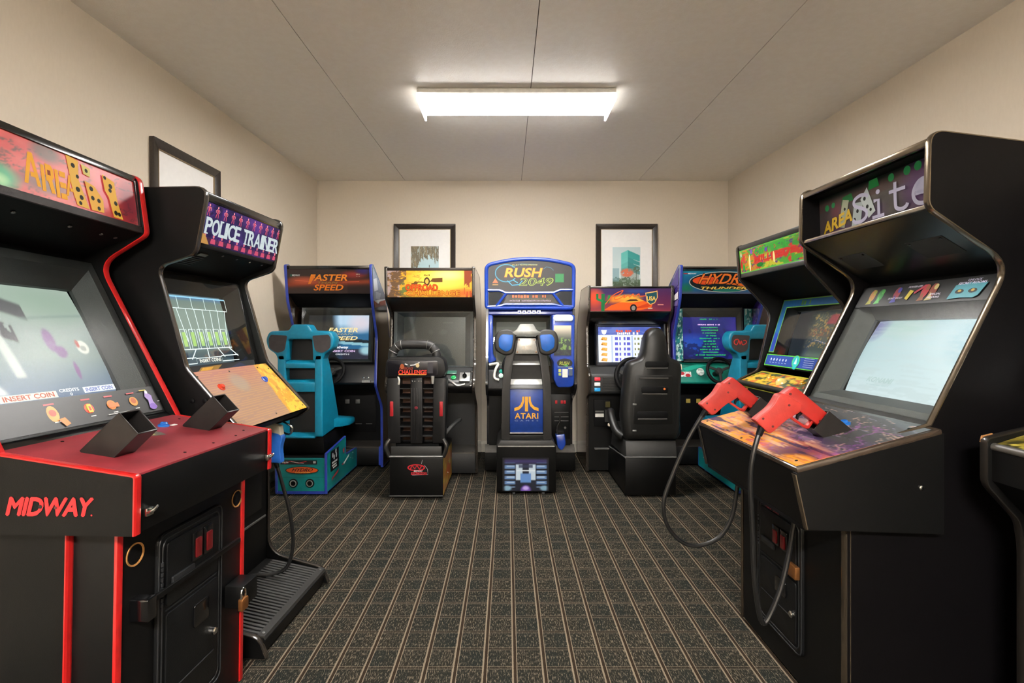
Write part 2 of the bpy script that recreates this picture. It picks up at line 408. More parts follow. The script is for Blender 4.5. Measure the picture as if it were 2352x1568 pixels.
# ceiling: a dark backing with long boards hung below it, open joints between them
ce = MB().prism([(YF - .1, ZC(YF - .1) + .012), (YB + .1, ZC(YB + .1) + .012), (YB + .1, ZC(YB) + .1), (YF - .1, ZC(YF) + .1)], XL - .05, XR + .05).build('ceiling', mat('ceiling_joint', '6a5f53', .8))
struct(ce)
js = [XL - .002, -1.048 * 1.02, .1465, 1.360, XR + .002]
for i in range(4):
    g0 = .0022 if i else 0; g1 = .0022 if i < 3 else 0
    MB().prism([(YF - .05, ZC(YF - .05)), (YB + .002, ZC(YB)), (YB + .002, ZC(YB) + .0115), (YF - .05, ZC(YF - .05) + .0115)], js[i] + g0, js[i + 1] - g1).build('ceiling_panel', CEIL, ce)
BASEB = mat('baseboard_vinyl', 'cfc8bb', .5)
def baseboard(name, prof_axis):
    P = [(0, 0), (.014, 0), (.014, .085, .004), (.008, .112, .004), (0, .115)]
    mb = MB()
    if prof_axis == 'back': mb.prism([(YB - a, z) for a, z, *r in P], XL + .001, XR - .001, 'x')
    elif prof_axis == 'left': mb.prism([(XL + a, z) for a, z, *r in P], YF, YB - .015, 'y')
    else: mb.prism([(XR - a, z) for a, z, *r in P], YF, YB - .015, 'y')
    return struct(mb.build(name, BASEB))
baseboard('baseboard_back', 'back'); baseboard('baseboard_left', 'left'); baseboard('baseboard_right', 'right')
# thin corner strips seen in both far corners
struct(MB().box(XL + .001, XL + .018, YB - .006, YB - .0005, .12, ZC(YB) - .002).build('trim_1', WALL))
# ================================================================ ceiling light (wrap-around fluorescent) and an added one behind the camera
def lensmat(name, s, side=None):
    m = bpy.data.materials.new(name); m.use_nodes = True; p = m.node_tree.nodes['Principled BSDF']
    p.inputs['Base Color'].default_value = (.85, .85, .83, 1); p.inputs['Roughness'].default_value = .3
    p.inputs['Emission Color'].default_value = (*LAMP_COL, 1); p.inputs['Emission Strength'].default_value = s
    if side is not None:      # the flat underside of the lens is the bright face, its flanks are dimmer
        nt = m.node_tree; X = NX(nt); g = nt.nodes.new('ShaderNodeNewGeometry'); q = nt.nodes.new('ShaderNodeSeparateXYZ'); nt.links.new(g.outputs['True Normal'], q.inputs[0])
        nt.links.new(X.m('ADD', s * side, X.m('MULTIPLY', X.step(X.m('MULTIPLY', q.outputs[2], -1.), .8, .15), s * (1 - side))), p.inputs['Emission Strength'])
    return m
def ceiling_light(cx, y0, label, s):
    L = 1.256; W = .36; r = thing('ceiling_light', label, 'ceiling light', (cx, y0, ZC(y0 + W / 2) - .0042))
    sl = .0211
    def z(y, d): return sl * (y - W / 2) - d
    m = mat('fixture_enamel', 'd9d6cf', .35); hd = .024
    MB().prism([(.0, z(0, 0)), (W, z(W, 0)), (W, z(W, hd)), (.0, z(0, hd))], -L / 2 + .004, L / 2 - .004).build('housing', m, r, bevel=.002)
    lp = rpoly([(.026, z(0, hd + .0002)), (.07, z(0, .058), .02), (W - .07, z(W, .056), .02), (W - .026, z(W, hd + .0002))], 6)
    MB().prism(lp, -L / 2 + .0118, L / 2 - .0118).build('diffuser', lensmat('lamp_lens', s, .3), r, smooth=True)
    cm = lensmat('lamp_end_cap', s * .06)
    for k in (-1, 1):
        x = k * (L / 2)
        MB().prism(rpoly([(.008, z(0, hd + .0002)), (.008, z(0, .062), .006), (W - .008, z(W, .066), .006), (W - .008, z(W, hd + .0002))]), min(x, x - k * .0115), max(x, x - k * .0115)).build('end_cap', cm, r)
    return r
ceiling_light(.0565 + .0, 3.10, 'white wrap-around fluorescent light under the ceiling above the middle of the room', LAMP)
ceiling_light(.0565, -1.55, 'unseen wrap-around light added on the ceiling behind the camera to brighten the near room', LAMP * 4.2)  # unseen fixture, added and run stronger to light the near walls and ceiling
# ================================================================ framed pictures
FRM = mat('frame_wood', '2c2622', .35, noise=.25, nscale=80); MATB = mat('mat_board', 'efeeec', .8, noise=.02); GLD = mat('frame_gilt', '8a775a', .4, metal=.4)
def picture(loc, rz, w, h, label, pf, pw, ph, po=0, tilt=0):
    r = thing('framed_picture', label, 'picture', loc, rz, 'black framed prints on the walls', tilt=(0, tilt))
    fw = .052; d = .028
    for k, (x0, x1, z0, z1) in enumerate(((-w / 2, w / 2, h - fw, h), (-w / 2, w / 2, 0, fw), (-w / 2, -w / 2 + fw, 0, h), (w / 2 - fw, w / 2, 0, h))):
        # mitred rails with a sloped face
        mb = MB()
        if k < 2:
            o, i = (z1, z0) if k == 0 else (z0, z1)
            A = [(x0, o), (x1, o), (x1 - fw, i), (x0 + fw, i)]
        else:
            o, i = (x0, x1) if k == 2 else (x1, x0)
            A = [(o, 0), (o, h), (i, h - fw), (i, fw)]
        dep = [-d, -d, -.016, -.016]
        vs = [(a[0], dep[j], a[1]) for j, a in enumerate(A)] + [(a[0], 0, a[1]) for a in A]
        mb.add(vs, [(0, 1, 2, 3), (7, 6, 5, 4), (0, 4, 5, 1), (1, 5, 6, 2), (2, 6, 7, 3), (3, 7, 4, 0)])
        mb.build('frame_rail', FRM, r, bevel=.0025)
    g = MB(); e = fw - .001
    for (x0, x1, z0, z1) in ((-w / 2 + e, w / 2 - e, h - e - .006, h - e), (-w / 2 + e, w / 2 - e, e, e + .006), (-w / 2 + e, -w / 2 + e + .006, e, h - e), (w / 2 - e - .006, w / 2 - e, e, h - e)):
        g.box(x0, x1, -.0165, -.008, z0, z1)
    g.build('gilt_fillet', GLD, r)
    MB().box(-w / 2 + .03, w / 2 - .03, -.009, -.002, .03, h - .03).build('mat_board', MATB, r)
    paint('print', r, (-pw / 2, -.0095, h / 2 - ph / 2 + po), (1, 0, 0), (0, 0, 1), pw, ph, pf, 'ink', nx=70, ny=110, rough=.5, back=.0004)
    return r
def p_light(u, v):
    c = full(u, 'a9cdd6'); c = mixc(c, 'c2d9dc', v)
    fr = fbm(u * 26 + v * 8, v * 7, 3)
    edge = .74 - .34 * np.exp(-((u - .08) / .22) ** 2) - .12 * np.exp(-((u - .95) / .14) ** 2)
    c = mixc(c, '6f6653', (v > edge + .3 * (fr - .5)) * (.35 + .65 * (fbm(u * 40, v * 9, 5) > .42)))
    c = mixc(c, '8d8266', (v > edge + .05) * (fbm(u * 50 + v * 20, v * 5, 8) > .56))
    t = band(u, .60, .72, .01) * (v < .36); c = mixc(c, 'd6d2c4', t * band(v, .0, .36))
    c = mixc(c, '4b4a43', band(u, .53, .79, .01) * (band(v, .30, .33, .005) + band(v, .39, .41, .005) + band(v, .355, .365, .004)))
    c = mixc(c, '55534a', band(u, .57, .75, .01) * band(v, .33, .39, .005) * (fbm(u * 60, v * 3, 9) > .5))
    c = mixc(c, '4b4a43', band(u, .6, .72, .01) * band(v, .43, .49, .01)); c = mixc(c, '3d3b35', band(u, .645, .675, .005) * band(v, .49, .56, .01))
    return mixc(c, '6c7f5c', (v < .06 + .06 * fbm(u * 12, v * 3, 4)))
def p_tower(u, v):
    c = full(u, 'cfdcdb'); c = mixc(c, 'bcd0d4', v)
    x = u - .55
    for z0, z1, col, col2 in ((.8, .94, '2f9c98', '66c4bd'), (.7, .78, '2e8f8d', '6cc5be'), (.6, .68, '2d8787', '5fb7b2'), (.5, .58, '2c7d7d', '58a9a4')):
        sl = .34
        L = (v > z0 + sl * (-x)) if False else None
        left = (u > .3 + (.94 - v) * .0) * (u < .55) * (v > z0 - .10 + .25 * (u - .3)) * (v < z1 - .08 + .30 * (u - .3))
        right = (u >= .55) * (u < .98) * (v > z0 - .04 - .2 * (u - .55)) * (v < z1 - .005 - .28 * (u - .55))
        c = mixc(c, col2, left * 1.); c = mixc(c, col, right * 1.)
    c = mixc(c, '7f8d88', (u > .3) * (u < .95) * (v < .52) * (v > .2) * .55)
    c = mixc(c, 'cf6a4a', blob(u, v, .52, .42, .26, .11, .5) * (fbm(u * 22, v * 30, 2) > .35))
    g = fbm(u * 16, v * 22, 6)
    c = mixc(c, '4f6650', (v < .30 + .12 * (g - .5)) * (.5 + .5 * (g > .45))); c = mixc(c, '6f9aa8', (u < .24) * (v < .52) * (v > .22) * .6)
    c = mixc(c, '43553d', (v < .2) * (fbm(u * 30, v * 30, 9) > .45)); c = mixc(c, '3f4d3c', band(u, .84, .87, .01) * (v < .5)); c = mixc(c, '51644c', blob(u, v, .86, .5, .14, .07, .5) * (fbm(u * 30, v * 40, 7) > .45))
    return c
picture((-.862, YB - .001, 1.475), 0, .642, .90, 'framed lighthouse print with palm leaves on the back wall', p_light, .29, .44)
picture((1.242, YB - .001, 1.475), 0, .642, .90, 'framed print of a teal angular building on the back wall', p_tower, .29, .46, -.02)
picture((XL + .001, 3.08, 1.452), 90, .642, .90, 'framed print on the left wall above two gun game machines', p_light, .29, .44, -.02, tilt=-.6)
# ================================================================ upright machines along the side walls
RED = mat('red_moulding', 'b01a1a', .32, coat=.3)
REDP = mat('red_panel_worn', '7a242c', .5, noise=.3, nscale=7, bump=.1)
DARKM = mat('dark_moulding', '2a2520', .25, coat=.4)
BRASS = mat('padlock_brass', 'a06a3c', .35, metal=.8)
BRAWN = mat('hole_wood', 'a8763f', .7)
def n2(p0, p1):
    """unit vector along and normal (towards the player) of a sloped plane in y,z"""
    d = Vector((p1[0] - p0[0], p1[1] - p0[1])); L = d.length; d.normalize()
    return d, Vector((-d.y, d.x)), L
def sides(root, prof, xs, th, m, mt, trim=True, names='side_panel'):
    for x0 in xs:
        MB().prism(prof, x0, x0 + th).build(names, m, root)
        if trim: edge_trim(MB(), prof, x0, x0 + th).build('edge_trim', mt, root, smooth=True, ang=.9)
def slab(root, name, p0, p1, x0, x1, th, m, bevel=0):
    """board lying on the line p0-p1 (y,z), thickness th away from the player"""
    d, n, L = n2(p0, p1); b0 = Vector(p0) - n * th; b1 = Vector(p1) - n * th
    return MB().prism([tuple(p0), tuple(p1), tuple(b1), tuple(b0)], x0, x1).build(name, m, root, bevel=bevel)
def screen_unit(root, p0, p1, x0, x1, ins, recess, bulge, pf, es=1., bez=BEZ, glass=True, nx=90, ny=70, rough=.35, name='screen', gr=.03, kr=1.):
    L, R, B, T = ins; d, n, H = n2(p0, p1); W = x1 - x0
    def P(u, v, dep): q = Vector(p0) + d * v - n * dep; return (x0 + u, q.x, q.y)
    out = [(0, 0), (W, 0), (W, H), (0, H)]; inn = [(L, B), (W - R, B), (W - R, H - T), (L, H - T)]
    mid = [(L * .35, B * .35), (W - R * .35, B * .35), (W - R * .35, H - T * .35), (L * .35, H - T * .35)]
    mb = MB(); mb.loft([[P(u, v, recess + .03) for u, v in out], [P(u, v, 0) for u, v in out], [P(u, v, .004) for u, v in mid], [P(u, v, recess) for u, v in inn], [P(u, v, recess + .012) for u, v in inn]], cap=False)
    mb.build('bezel', bez, root)
    o = P(L - .006, B - .006, recess + .006 + bulge)
    sc = paint(name, root, o, (1, 0, 0), (0, d.x, d.y), W - L - R + .012, H - B - T + .012, pf, 'screen', es, nx, ny, bulge=bulge, rough=rough, back=.02)
    if glass:
        a, b = Vector(p0) + n * .002, Vector(p1) + n * .002
        MB().prism([tuple(a), tuple(b), tuple(b + n * .004), tuple(a + n * .004)], x0 + .002, x1 - .002).build('screen_glass', glassmat(gr, kr), root)
    return P, d, n
def button(root, c, n, col, r=.017, base='22262a'):
    c = Vector(c); b = MB().lathe([(r * 1.0, -.004), (r * 1.0, .004), (r * .82, .006)], c, n).build('button', col, root, smooth=True)
    MB().lathe([(r * .66, .004), (r * .66, .011), (r * .5, .0135), (.0005, .0138)], c, n).build('plunger', col, b, smooth=True)
    return b
def coin_door(root, x0, x1, z0, z1, y, split=.55, m=None):
    m = m or mat('coin_door_steel', '0b0c0d', .42, bump=.3, bscale=400, spec=.3); hl = mat('coin_door_edge', '2e2f31', .35, metal=.5)
    w = x1 - x0; h = z1 - z0; zs = z0 + h * split
    body = MB().prism(rect(x0, x1, z0, z1, .03), y - .008, y + .01, 'y').build('coin_door', m, root, bevel=.003)
    fr = MB()
    for a in (0.004, .018):
        pts = [(x, y - .0085, z) for x, z in rect(x0 + a, x1 - a, z0 + a, z1 - a, .03)]
        fr.tube(pts, .0028, 6, closed=True)
    fr.build('door_rim', hl, body, smooth=True)
    up = MB().prism(rect(x0 + .03, x1 - .03, zs + .008, z1 - .03, .012), y - .014, y - .006, 'y').build('coin_plate', m, body, bevel=.002)
    lo = MB().prism(rect(x0 + .03, x1 - .03, z0 + .03, zs - .012, .012), y - .014, y - .006, 'y').build('cash_door', m, body, bevel=.002)
    xc = (x0 + x1) / 2; red = mat('coin_reject_red', '5a0e12', .3, emit=.03)
    for k in (-1, 1):
        cx = xc + k * .026 + w * .1
        MB().prism(rect(cx - .022, cx + .022, zs + h * .16, zs + h * .31, .005), y - .022, y - .0135, 'y').build('coin_slot', BLKG, body, bevel=.002)
        MB().prism(rect(cx - .013, cx + .013, zs + h * .175, zs + h * .275, .004), y - .0265, y - .0215, 'y').build('reject_button', red, body, bevel=.001)
    MB().prism(rect(x0 + .045, x0 + .14, zs + h * .1, zs + h * .15, .004), y - .021, y - .0135, 'y').build('bill_slot', hl, body, bevel=.002)
    rf = MB().prism(rect(xc - .035 + w * .1, xc + .035 + w * .1, zs - h * .2, zs - h * .08, .008), y - .020, y - .0135, 'y').build('return_cup', BLKG, body, bevel=.003)
    mb = MB()
    mb.box(x0 + .03, x1 - .03, y - .0105, y - .0055, zs - .004, zs + .0)
    for k in range(9): mb.cyl((x0 + .012, y - .012, zs + .02 + k * .014), (x0 + .012, y - .012, zs + .03 + k * .014), .004, n=8)
    mb.tube([(x0 + .04, y - .0148, z0 + .12), (x1 - .05, y - .0148, z0 + .12)], .002, 6)
    mb.build('hinge', hl, body)['kind'] = 'stuff'
    MB().lathe([(.012, 0), (.012, .006), (.009, .009), (.0005, .009)], (x1 - .05, y - .014, (z0 + zs) / 2), (0, -1, 0), 16).build('lock', CHROME, body, smooth=True)
    return body
def holster(root, base, axis, side, w, hgt, L, th=.004, cutz=None):
    """open square tube; base = centre of lower end, axis points up out of the panel"""
    a = Vector(axis).normalized(); s = Vector(side).normalized(); u = s.cross(a).normalized(); c = Vector(base)
    mb = MB()
    for sx, sy in ((1, 0), (-1, 0), (0, 1), (0, -1)):
        cc = c + a * L / 2 + s * (sx * (w / 2 - th / 2)) + u * (sy * (hgt / 2 - th / 2))
        mb.obox(cc, s, u, a, w if sy else th, hgt - 2 * th if sx else th, L)
    return mb.build('holster', mat('holster_steel', '1d1a19', .4, metal=.3, noise=.3), root, bevel=.0008, seg=1)
def domino(a, pts, dots, c='d8b85a'):
    a.poly(pts, c)
    for u, v, r in dots: a.ell(u, v, r, r * 1.1, '1c1a10', 10, same=False)
# ---------------------------------------------------------------- red trimmed gun game, front left
def make_area():
    r = thing('arcade_machine', 'black upright gun game with red edging and worn red control panel', 'arcade machine', (-.988, 1.236, 0), 87.9, tilt=(0, 1.2))
    prof = rpoly([(.42, 1.862, .03), (.386, 1.642, .02), (.566, 1.532, .07), (.257, .968, .0), (.275, .90), (.93, .90), (.93, 1.80, .05), (.8, 1.885, .03)])
    sides(r, prof, (-.057, .569), .02, BLK, RED)
    low = [(.112, .90), (.112, .03), (.93, .03), (.93, .90)]
    for x in (-.02, .549):
        MB().prism(low, x, x + .02).build('lower_side_panel', BLK, r); edge_strip(MB(), [(.112, .776), (.112, .03)], x, x + .02, side=1).build('edge_trim', RED, r)
    MB().box(-.037, .569, .85, .87, .03, 1.85).build('back_panel', BLKM, r)
    MB().prism([(.43, 1.845), (.8, 1.868), (.8, 1.852), (.43, 1.83)], -.037, .569).build('top_panel', BLKM, r)
    # marquee
    m0, m1 = (.404, 1.672), (.428, 1.84); d, n, L = n2(m0, m1)
    def mq(u, v):
        c = full(u, 'c9423c'); g = fbm(u * 7, v * 4, 1); c = mixc(c, 'e0675a', (g - .35) * 2); c = mixc(c, '9a2326', (u - .45) * .9)
        cr = np.abs(fbm(u * 9, v * 5, 7) - .5); c = mixc(c, '4a3a30', np.clip((.035 - cr) * 30, 0, 1) * .8)
        c = mixc(c, '5b5246', blob(u, v, .42, .86, .10, .22, .8) * .8); c = mixc(c, '3c3a30', blob(u, v, .40, .25, .18, .2, 1) * .7)
        c = mixc(c, '4aa36e', blob(u, v, .16, .16, .13, .3, .8)); c = mixc(c, 'bfe0a0', blob(u, v, .17, .1, .06, .14, 1) * .8)
        c = mixc(c, 'd44a58', blob(u, v, .75, .5, .06, .5, .8) * .6); c = mixc(c, '6e2a3c', blob(u, v, .94, .4, .1, .6, 1) * .7)
        return c
    paint('marquee', r, (-.031, *m0), (1, 0, 0), (0, d.x, d.y), .594, L, mq, 'lit', .3, 110, 40, rough=.35)
    a = Art((.006, *m0), (1, 0, 0), (0, d.x, d.y), g=.48)
    def st(u, v0, w, h, ch):
        sl = .06
        def q(x, y): return (u + x * w - sl * 0, v0 + y * h)
        y = 'd9982c'
        if ch == 'A': a.poly([q(0, 0), q(.22, 0), q(.62, 1), q(.38, 1)], y); a.poly([q(.5, .82), q(.78, 0), q(1, 0), q(.64, 1), q(.56, 1)], y, True); a.rect(*q(.42, .25), *q(.7, .4), y, True)
        if ch == 'R': a.rect(*q(.02, 0), *q(.28, .92), y); a.poly([q(.36, .4), q(.36, 1), q(.8, 1), q(1, .86), q(1, .6), q(.82, .46), q(1, 0), q(.7, 0), q(.5, .4)], y, True); a.rect(*q(.5, .62), *q(.74, .8), '7a3a28')
        if ch == 'E': a.rect(*q(.02, 0), *q(.34, 1), y); [a.rect(*q(.44, k), *q(1, k + .2), y, True) for k in (0, .4, .8)]
    st(.135, .030, .05, .098, 'A'); st(.188, .022, .042, .088, 'R'); st(.232, .015, .036, .088, 'E'); st(.266, .030, .036, .07, 'A')
    domino(a, [(.278, .166), (.322, .16), (.315, .095), (.345, .006), (.300, .008), (.288, .07)], [(.300, .138, .0075), (.312, .105, .006), (.308, .062, .008), (.318, .038, .0075), (.312, .018, .006)], 'cf9f46')
    a.poly([(.33, .155), (.362, .147), (.36, .118), (.335, .122)], 'c4b26a'); a.ell(.347, .136, .006, .007, '2a2a18', 10)
    domino(a, [(.336, .100), (.372, .092), (.402, .052), (.400, .008), (.352, .006)], [(.358, .079, .0075), (.360, .048, .007), (.383, .045, .007), (.380, .018, .0065)], 'cf9a40')
    domino(a, [(.408, .146), (.456, .132), (.462, .06), (.478, .003), (.438, .004), (.426, .07), (.412, .09)], [(.418, .136, .006), (.438, .112, .008), (.434, .096, .007), (.452, .055, .0075), (.448, .02, .008), (.462, .018, .007)], 'cf9c3e')
    a.build('marquee_lettering', r)
    slab(r, 'marquee_retainer', (m1[0] - .006, 1.836), (m1[0], 1.86), -.037, .569, .02, BLKG, .002)
    slab(r, 'marquee_retainer', (.395, 1.647), (.4, 1.672), -.037, .569, .015, mat('knurled_steel', '3b393a', .45, metal=.4, bump=.8, bscale=900), .001)
    for x in (-.037, .557): slab(r, 'marquee_retainer', (.398, 1.67), (.422, 1.84), x, x + .012, .01, BLKG)
    sp = slab(r, 'speaker_panel', (.63, 1.555), (.396, 1.648), -.037, .569, .012, BLKM)
    for x in (.16, .34, .46, .52):
        MB().lathe([(.006, 0), (.006, .002), (.0005, .004)], (x, .46, 1.620), (0, -.37, -.93), 10).build('screw', GREY, sp, smooth=True)
    MB().prism([(.63, 1.555), (.615, 1.53), (.85, 1.5), (.85, 1.6)], -.037, .569).build('hood', BLKM, r)
    # screen
    s0, s1 = (.300, .985), (.592, 1.535)
    def scr(u, v):
        c = full(u, '8d9a94'); c = mixc(c, '5f7392', (.38 - v) * 3); c = mixc(c, 'b9c1b8', (v - .5) * 1.6)
        c = mixc(c, '9db0a0', blob(u, v, .7, .85, .5, .25, 1)); c = mixc(c, '4b4a4e', band(v + .45 * u, .92, 1.08, .03) * (u < .55) * .9)
        c = mixc(c, '2f2d33', band(v + .5 * u, .70, .86, .02) * (u < .42) * (fbm(u * 30, v * 4, 5) > .4)); c = mixc(c, 'd8d8d0', band(u + .12 * v, .33, .41, .02) * band(v, .22, .62, .02) * .9)
        c = mixc(c, 'eceae4', band(u + .5 * v, .0, .3, .03) * band(v, .1, .6, .03)); c = mixc(c, '7f918b', band(v - .12 * u, .62, .66, .02) * (u > .5) * .7)
        p = blob(u, v, .63, .52, .045, .11, .5) + blob(u, v, .68, .42, .05, .06, .6) + blob(u, v, .74, .26, .02, .09, .6); c = mixc(c, '7d4a86', p * (.6 + .6 * fbm(u * 40, v * 40, 3)))
        c = mixc(c, 'e2dfd2', blob(u, v, .87, .46, .055, .065, .3)); c = mixc(c, 'b0493f', blob(u, v, .835, .49, .018, .04, .5)); c = mixc(c, '8a8f86', blob(u, v, .87, .45, .03, .03, .5) * .7)
        return c
    P, dd, nn = screen_unit(r, s0, s1, -.036, .568, (.075, .067, .115, .09), .06, .018, scr, .85, nx=110, ny=90, gr=.3, kr=.4, rough=.5)
    q = P(.104, .115, .058 - .004); a = Art(q, (1, 0, 0), (0, dd.x, dd.y), g=.85); W = .433; 
    a.rect(.02, .012, .19, .034, 'd9d2c4'); a.text('INSERT COIN', .03, .015, .18, .031, 'b0523c', .03)
    a.text('CREDITS', .20, .026, .268, .037, 'e4e6e8', .02); a.text('0', .231, .012, .239, .022, 'e4e6e8', .02)
    a.rect(.282, .015, .405, .036, 'd4d6dc'); a.text('INSERT COIN', .29, .0185, .395, .0325, '6a74b0', .03)
    a.build('screen_lettering', r)
    # instruction strip on the lower bezel
    q = P(.042, .004, -.0062); a = Art(q, (1, 0, 0), (0, dd.x, dd.y))
    a.rect(-.038, .002, .55, .098, '242627')
    for u, col, col2 in ((.145, 'b8503a', 'd9904a'), (.262, 'b0a040', 'c94a3a'), (.345, 'c8703c', 'd8843c'), (.435, 'a85a34', 'c88a3a')):
        a.ell(u, .05, .017, .017 if u > .2 else .026, col2, 14); a.ell(u, .053, .011, .011, col, 12); a.rect(u - .016, .078, u + .016, .083, 'b04c50'); a.rect(u - .006, .022, u + .012, .025, 'c8ccc8')
    a.poly([(.150, .03), (.172, .034), (.182, .012), (.165, .006)], 'c87a3a'); a.rect(.255, .036, .270, .064, 'c2b33c'); a.rect(.259, .042, .266, .056, 'b24630'); a.rect(.33, .04, .37, .055, 'cf7440'); a.rect(.315, .016, .40, .019, 'b8bcb8')
    a.poly([(.495, .075), (.503, .084), (.51, .07), (.52, .062), (.516, .04), (.525, .016), (.49, .016), (.497, .045), (.488, .06)], '9a86c0'); a.ell(.503, .077, .006, .007, 'd8d0d8'); a.ell(.506, .02, .016, .012, '7a5cb0'); a.rect(.475, .083, .505, .087, 'a8a040'); a.rect(.535, .035, .545, .038, 'd0d0d0')
    a.build('instruction_print', r)
    slab(r, 'glass_ledge', (.272, .968), (.296, .986), -.037, .569, .02, BLKG, .002)
    # control panel box
    top0, top1 = (-.086, .922), (.27, .973)
    bp = [(-.09, .776), (-.09, .918), (.275, .970), (.275, .776)]
    for x in (-.057, .567):
        MB().prism(bp, x, x + .02).build('panel_end', BLK, r); edge_strip(MB(), rpoly([(.26, .968), (-.09, .918, .006), (-.09, .776), (-.09, .77)])[:-1], x, x + .02).build('edge_trim', RED, r)
    MB().box(-.037, .567, -.086, -.07, .776, .916).build('panel_front', BLK, r, bevel=.001)
    MB().box(-.037, .567, -.07, .11, .778, .79).build('panel_floor', BLKM, r)
    cp = slab(r, 'control_panel', top0, top1, -.037, .567, .012, REDP, .0015); d, n, L = n2(top0, top1)
    def C(x, v, h=0): q = Vector(top0) + d * v + n * h; return (x, q.x, q.y)
    N = (0, n.x, n.y)
    button(r, C(.40, .268), N, mat('button_blue', '1d5fae', .25, coat=.4)); MB().obox(C(.43, .255, .001), (1, 0, 0), (0, d.x, d.y), N, .022, .012, .0012).build('button_label', ink('d6d6d0'), r)
    a = Art(C(.22, .19), (1, 0, 0), (0, d.x, d.y)); a.poly([(0, .045), (.09, .0), (.105, .03), (.11, .1), (.03, .085)], '55584a'); a.poly([(.02, .05), (.07, .02), (.09, .06)], 'b5a860'); a.poly([(.05, .06), (.09, .05), (.095, .085), (.06, .075)], '9a9c9c'); a.rect(.03, .06, .05, .075, 'c9c04a'); a.build('worn_sticker', r)
    for x, v in ((.17, .03), (.30, .03), (.42, .03), (.50, .05), (.10, .33), (.52, .3)):
        MB().lathe([(.004, 0), (.004, .0012), (.0005, .002)], C(x, v), N, 8).build('screw', BLKM, r)
    holster(r, C(.075, .195, -.02), (0, -.72, .69), (1, 0, 0), .07, .078, .145)
    holster(r, C(.465, .195, -.02), (0, -.72, .69), (1, 0, 0), .07, .078, .145)
    for x in (-.02, .552):
        b = MB().box(x - .006, x + .018, -.1, -.086, .812, .832).build('latch', CHROME, r, bevel=.002)
        MB().tube(spline([(x - .004, -.1, .822), (x - .002, -.113, .828), (x + .01, -.113, .834), (x + .014, -.1, .826)], 4), .004, 8).build('latch_wire', CHROME, b, smooth=True)
    # coin box
    MB().box(.0, .569, .0, .32, .02, .776).build('coin_box', BLK, r, bevel=.001)
    for x in (0, .551): MB().prism(rpoly([(-.005, .02), (-.005, .774), (.004, .774), (.004, .02)]), x - .001, x + .0185).build('edge_trim', RED, r, bevel=.002)
    coin_door(r, .135, .43, .12, .70, 0, .62)
    for x in (.062, .525):
        MB().lathe([(.0005, -.012), (.026, -.012), (.026, .001), (.03, .002), (.03, -.002)], (x, -.001, .682), (0, -1, 0), 20).build('drilled_hole', BRAWN, r, smooth=True)
        MB().lathe([(.0005, 0), (.021, 0), (.021, .001), (.0005, .001)], (x, .0, .682), (0, -1, 0), 18).build('hole_shadow', BLKM, r)
    lb = MB().box(.06, .51, -.026, -.015, .535, .551).build('lock_bar', BLK, r, bevel=.002)
    MB().prism(rpoly([(.045, .512, .006), (.078, .512, .006), (.078, .572, .006), (.045, .572, .006)]), -.05, 0, 'y').build('bar_bracket', BLKG, lb, bevel=.003)
    MB().box(.455, .545, -.068, -.002, .33, .405).build('lock_hood', BLK, r, bevel=.003)
    # lettering on the near end of the control panel
    a = Art((.27, 0, 0), (0, -1, 0), (0, 0, 1)); a.O = Vector((-.0572, .262, .0)); a.U = Vector((0, -1, 0)); a.V = Vector((0, 0, 1)); a.N = Vector((-1, 0, 0))
    a.text('MIDWAY', .036, .824, .253, .866, 'd8262a', .0, .25, .95, fat=.0024); a.ell(.25, .826, .0022, .0022, 'd8262a', 8)
    a.ell(.122, .845, .005, .005, '1c1514', 10); a.ell(.160, .843, .004, .004, '4a2420', 10)
    a.build('side_lettering', r)
    # padlock hanging from the hood
    pk = thing('padlock', 'small brass padlock hanging on the lock bar of the red edged gun game', 'padlock', (0, 0, 0))
    w = r.matrix_basis @ Vector((.440, -.078, .338)); pk.location = w; pk.rotation_euler = (0, 0, math.radians(84))
    MB().prism(rpoly([(-.017, 0, .004), (.017, 0, .004), (.017, .04, .006), (-.017, .04, .006)]), -.008, .008, 'y').build('lock_body', BRASS, pk, bevel=.002)
    MB().tube(spline([(-.011, 0, .036), (-.011, 0, .056), (-.007, 0, .067), (0, 0, .071), (.007, 0, .067), (.011, 0, .056), (.011, 0, .036)], 4), .0035, 8).build('shackle', CHROME, pk, smooth=True)
    return r
bpy.context.view_layer.update()
AREA = make_area()
